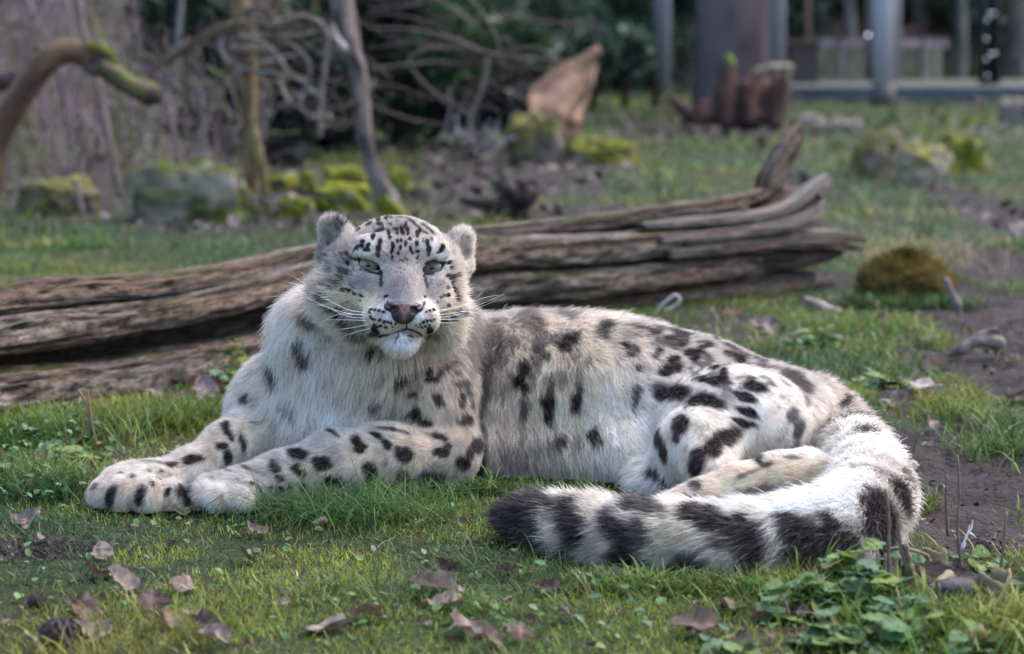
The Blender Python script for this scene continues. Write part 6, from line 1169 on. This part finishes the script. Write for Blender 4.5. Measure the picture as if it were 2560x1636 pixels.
weed(1900, 1500, .020, 4, 4, .026, "small crinkled weed beneath the tail, beside the dead leaf", 'c', 12, .04)
weed(600, 962, .10, 3, 6, .040, "pale green sprig with round leaves under the log beside the chest", 'o', 13, .02, "green_sprig", "green sprigs behind the cat")
weed(565, 985, .04, 4, 4, .045, "low round leaves at the foot of the green sprig", 'o', 14, .03, "green_sprig", "green sprigs behind the cat")
weed(150, 1160, .035, 5, 5, .050, "wide round-leaved weed left of the far paw", 'o', 15, .05, "round_leaf_weed", "round-leaved weeds in the grass")
weed(60, 1205, .03, 5, 4, .042, "round-leaved weed at the left edge above the brown leaf", 'o', 16, .05, "round_leaf_weed", "round-leaved weeds in the grass")
weed(2010, 868, .05, 5, 5, .040, "yellow-green weed in the grass behind the rump", 'o', 17, .05, "round_leaf_weed", "round-leaved weeds in the grass")
weed(2225, 962, .02, 4, 4, .040, "pale blue-green weed on the mud edge right of the rump", 'o', 18, .03, "round_leaf_weed", "round-leaved weeds in the grass")

# ------------------------------------------------------------------ pruned shrub, shoots, feather, cones
def G2(px, py, py0, dz=0):      # point seen at px,py standing at the distance of ground row py0
    return P(px, py, 4835.0 / (py0 - HOR) + dz)
PS = link("pruned_shrub", None, label="cut back shrub with thin upright woody shoots beside the tail bend", cat="shrub")
m_sh = mat("shoot_bark", (.12, .085, .07), .7, noise=(90, (.20, .16, .11), 4), bump=(200, .5, .002))
for pts, row, r_ in (([(2213, 1222), (2222, 1290), (2222, 1380), (2226, 1510)], 1515, .0032), ([(2244, 1275), (2246, 1320), (2252, 1370), (2262, 1400), (2285, 1470)], 1500, .0038), ([(2262, 1360), (2280, 1430), (2300, 1480)], 1500, .0065), ([(2393, 1140), (2398, 1230), (2394, 1330), (2402, 1420), (2390, 1480)], 1440, .0030), ([(2367, 1188), (2366, 1260), (2370, 1340)], 1380, .0028),
                     ([(2516, 1282), (2510, 1350), (2502, 1430), (2496, 1500)], 1500, .0028), ([(2213, 1385), (2210, 1450), (2190, 1500), (2180, 1500)], 1520, .0026), ([(2347, 1460), (2352, 1530), (2360, 1600)], 1610, .0034), ([(2092, 1395), (2110, 1440), (2100, 1485)], 1510, .0022), ([(1955, 1490), (1968, 1520), (1975, 1570)], 1590, .0024)):
    q = [G2(a, b, row) for a, b in pts]; V, Fq = tube(spline(q, 16), np.linspace(r_ * .65, r_, 16) * (1 + .25 * np.sin(np.arange(16) * 2.3)), 7); link("shoot", mesh("shoot", V, Fq, m_sh), PS)
m_cut = mat("pale_cut_wood", (.25, .20, .125), .7, noise=(40, (.12, .10, .065), 5), bump=(90, .6, .003)); m_char = mat("charred_wood", (.030, .028, .036), .8, noise=(50, (.07, .06, .06), 5), bump=(60, 1., .006))
def stub(name, a, b, ra, rb, m, parent, n=10, seed=0):
    pts = spline([a, (a + b) / 2, b], n); V, Fq = tube(pts, np.linspace(ra, rb, n), 16); k = n * 16; V[:k] += (V[:k] - np.repeat(pts, 16, 0)) * (.5 * fbm(V[:k] * 60, 2, seed))[:, None]; return link(name, mesh(name, V, Fq, m), parent)
stub("branch", G2(2345, 1478, 1560), G2(2215, 1568, 1560), .0095, .0075, m_cut, PS, seed=2); stub("branch", G2(2372, 1440, 1500), G2(2330, 1480, 1540), .008, .009, m_cut, PS, seed=3)
V, Fq = tube(spline([G2(2212, 1375, 1480), G2(2260, 1372, 1480), G2(2320, 1392, 1470), G2(2300, 1430, 1470)], 14), .0030, 6); link("branch", mesh("branch", V, Fq, m_cut), PS)
CS = link("charred_stump", None, label="short charred black stump wrapped by pale curling bark", cat="stump")
stub("stump_body", G2(2385, 1560, 1562), G2(2385, 1455, 1562), .034, .028, m_char, CS, seed=5)
def bark_sheet(cen, rad, h, a0, a1, parent, seed, lean=0.0, name="bark_piece"):
    na, nz = 16, 9; a = np.linspace(a0, a1, na); z = np.linspace(0, 1, nz); A, Z = np.meshgrid(a, z, indexing='ij'); rr = rad * (1 + .25 * vnoise(np.stack([A * 2, Z * 3, 0 * A + seed], -1), seed)) * (1 + .2 * Z)
    top = h * (1 + .5 * vnoise(np.stack([A * 3, 0 * A, 0 * A + seed], -1), seed + 1)); V = np.stack([cen[0] + rr * np.cos(A) + lean * Z * h, cen[1] + rr * np.sin(A), cen[2] + Z * top], -1).reshape(-1, 3)
    i = np.arange(na - 1)[:, None] * nz; j = np.arange(nz - 1)[None]; Q = np.stack([i + j, i + nz + j, i + nz + j + 1, i + j + 1], -1).reshape(-1, 4); o = link(name, mesh(name, V, Q, m_cut), parent); md = o.modifiers.new("thick", 'SOLIDIFY'); md.thickness = .003; return o
bark_sheet(G2(2455, 1545, 1545), .026, .062, -2.2, 1.2, CS, 1, .1); bark_sheet(G2(2290, 1455, 1455), .015, .038, 2.5, 5.6, CS, 2, .2); bark_sheet(G2(2345, 1440, 1450), .016, .042, 3.2, 5.9, CS, 3, -.2)
FL = link("cut_branch_piece", None, label="pale cut branch piece lying at the bottom right edge", cat="wood"); stub("branch_body", G2(2345, 1640, 1650), G2(2460, 1590, 1640), .013, .016, m_cut, FL, seed=8)
for px, py, row, s_, az, ti, c_, lb in ((2185, 1455, 1490, 100, .6, .9, (.20, .15, .15), "dark mauve leaf caught among the woody shoots"), (2320, 1425, 1470, 130, 2.2, .7, (.27, .20, .19), "big mauve-brown leaf resting on the pale curling bark"), (2385, 1440, 1480, 80, .3, 1.0, (.24, .17, .15), "brown folded leaf on top of the charred stump")):
    V, Q, t = leaf_geo(int(px) % 7, 2, .25, .05, 1.15); p = G2(px, py, row, -.03); o = link("dead_leaf", mesh("dead_leaf", V, Q, m_dl, True, np.array(c_) * t[:, None]), None, lb, "leaf", "dead leaves on the ground"); sz = s_ * p[1] / FPX; o.scale = (sz, sz, sz); o.location = p; o.rotation_euler = (ti, .2, az)
# white feather tufts
m_fe = mat("feather_white", (.82, .82, .85), .7)
fe = link("white_feather", None, label="small white downy feather caught behind the charred stump", cat="feather")
for a, b in (((2400, 1375), (2385, 1335)), ((2400, 1375), (2425, 1310)), ((2418, 1340), (2432, 1300)), ((2418, 1330), (2440, 1345)), ((2405, 1375), (2412, 1350))):
    p, q = G2(*a, 1440), G2(*b, 1440); V, Fq = tube(spline([p, (p + q) / 2 + np.array([.002, 0, 0]), q], 8), np.array([.0006, .0012, .0014, .0014, .0012, .0009, .0006, .0002]), 6); link("barb", mesh("barb", V, Fq, m_fe), fe)
# dark cones
def cone_thing(px, py, r_, label, name="pine_cone"):
    g = G(px, py); V = []; root = link(name, None, label=label, cat="cone"); root.location = (g[0], g[1], float(zt(g[0], g[1])) + r_ * .6); mm = mat("cone_scale", (.045, .032, .036), .7); sm = None
    for k in range(60):
        z = 1 - 2 * (k + .5) / 60; th = k * 2.399; rr = math.sqrt(1 - z * z); d = np.array([z * 1.3, rr * math.cos(th), rr * math.sin(th)])
        if sm is None:
            sv = np.array([(-.5, 0, 0), (.5, 0, 0), (.62, .35, .15), (0, .62, .30), (-.62, .35, .15), (0, .25, .35)]); sm = mesh("scale", sv, np.array([[0, 1, 5], [1, 2, 5], [2, 3, 5], [3, 4, 5], [4, 0, 5]]), mm, False)
        o = link("scale", sm, root); o.location = d * r_ * .75; o.scale = (r_ * .45,) * 3; o.rotation_euler = Vector(d).to_track_quat('Z', 'X').to_euler()
    V, Fq = ball(np.zeros(3), r_ * .72); V[:, 0] *= 1.3; link("cone_core", mesh("cone_core", V, Fq, mm), root); return root
cone_thing(152, 1612, .026, "black scaly cone at the bottom left corner"); cone_thing(92, 1512, .012, "small black cone in the grass above the bottom left corner"); cone_thing(2475, 1385, .022, "dark scaly cone right of the white feather")
# twig loop behind the back, dry stems, sticks
def stick(pts, row, r_, col, label, name="dry_twig"):
    q = spline([G2(a, b, row) for a, b in pts], 26); V, Fq = tube(q, r_, 6); return link(name, mesh(name, V, Fq, mat("twig_" + name, col, .6)), None, label, "twig")
stick([(1634, 792), (1650, 768), (1672, 748), (1690, 738), (1700, 752), (1682, 768), (1660, 776)], 800, .0042, (.50, .46, .46), "pale looped dry twig sticking up behind the cat's back", "looped_twig")
stick([(195, 975), (215, 1010), (222, 1050), (205, 1090), (190, 1110)], 1130, .0022, (.27, .17, .11), "thin brown curved stem in the grass left of the log foot")
stick([(218, 975), (224, 1020), (232, 1070), (242, 1115)], 1130, .0022, (.27, .17, .11), "second brown stem crossing the curved one left of the log foot")
stick([(330, 1080), (318, 1110), (312, 1140), (290, 1120)], 1150, .0018, (.22, .14, .10), "short bent brown stem behind the far paw")
stick([(60, 1580), (90, 1605), (110, 1640)], 1620, .003, (.33, .28, .22), "pale curved stick left of the black scaly cone")
stick([(2010, 1560), (2025, 1530), (2050, 1510), (2065, 1540)], 1560, .0018, (.38, .30, .20), "pale bent stalk left of the leafy cluster")
stick([(1950, 1500), (1990, 1520), (2015, 1550)], 1560, .0020, (.36, .28, .19), "pale slanting stalk at the left of the crinkled weeds")
stick([(2180, 1590), (2220, 1560), (2270, 1560)], 1600, .0030, (.36, .30, .22), "thick pale bent stalk among the leafy shoots")
stick([(2480, 1360), (2510, 1400), (2550, 1440)], 1440, .0018, (.33, .25, .19), "long straw stalk right of the feather")
stick([(1100, 1600), (1125, 1575), (1140, 1560)], 1600, .0022, (.46, .39, .28), "short straw beside the big crumpled leaf at the bottom")
stick([(1225, 1520), (1262, 1500), (1280, 1492)], 1520, .0020, (.45, .36, .25), "short straw below the tail tip")
# patch of dark dead weed at left
n = 900; c = G(110, 1372); xx = c[0] + RNG.normal(0, .06, n); yy = c[1] + RNG.normal(0, .03, n)
b = blades(xx, yy, .008 + .022 * RNG.random(n), np.full(n, .004), 2, .8 + 1.2 * RNG.random(n), .9, np.array([.045, .042, .032]) * (.5 + 1.2 * RNG.random((n, 1))))
link("withered_weed", mesh("withered_weed", b[0], b[1], m_grass, True, b[2]), None, "patch of dark withered weed in the grass left of the paws", "weed", kind="stuff")
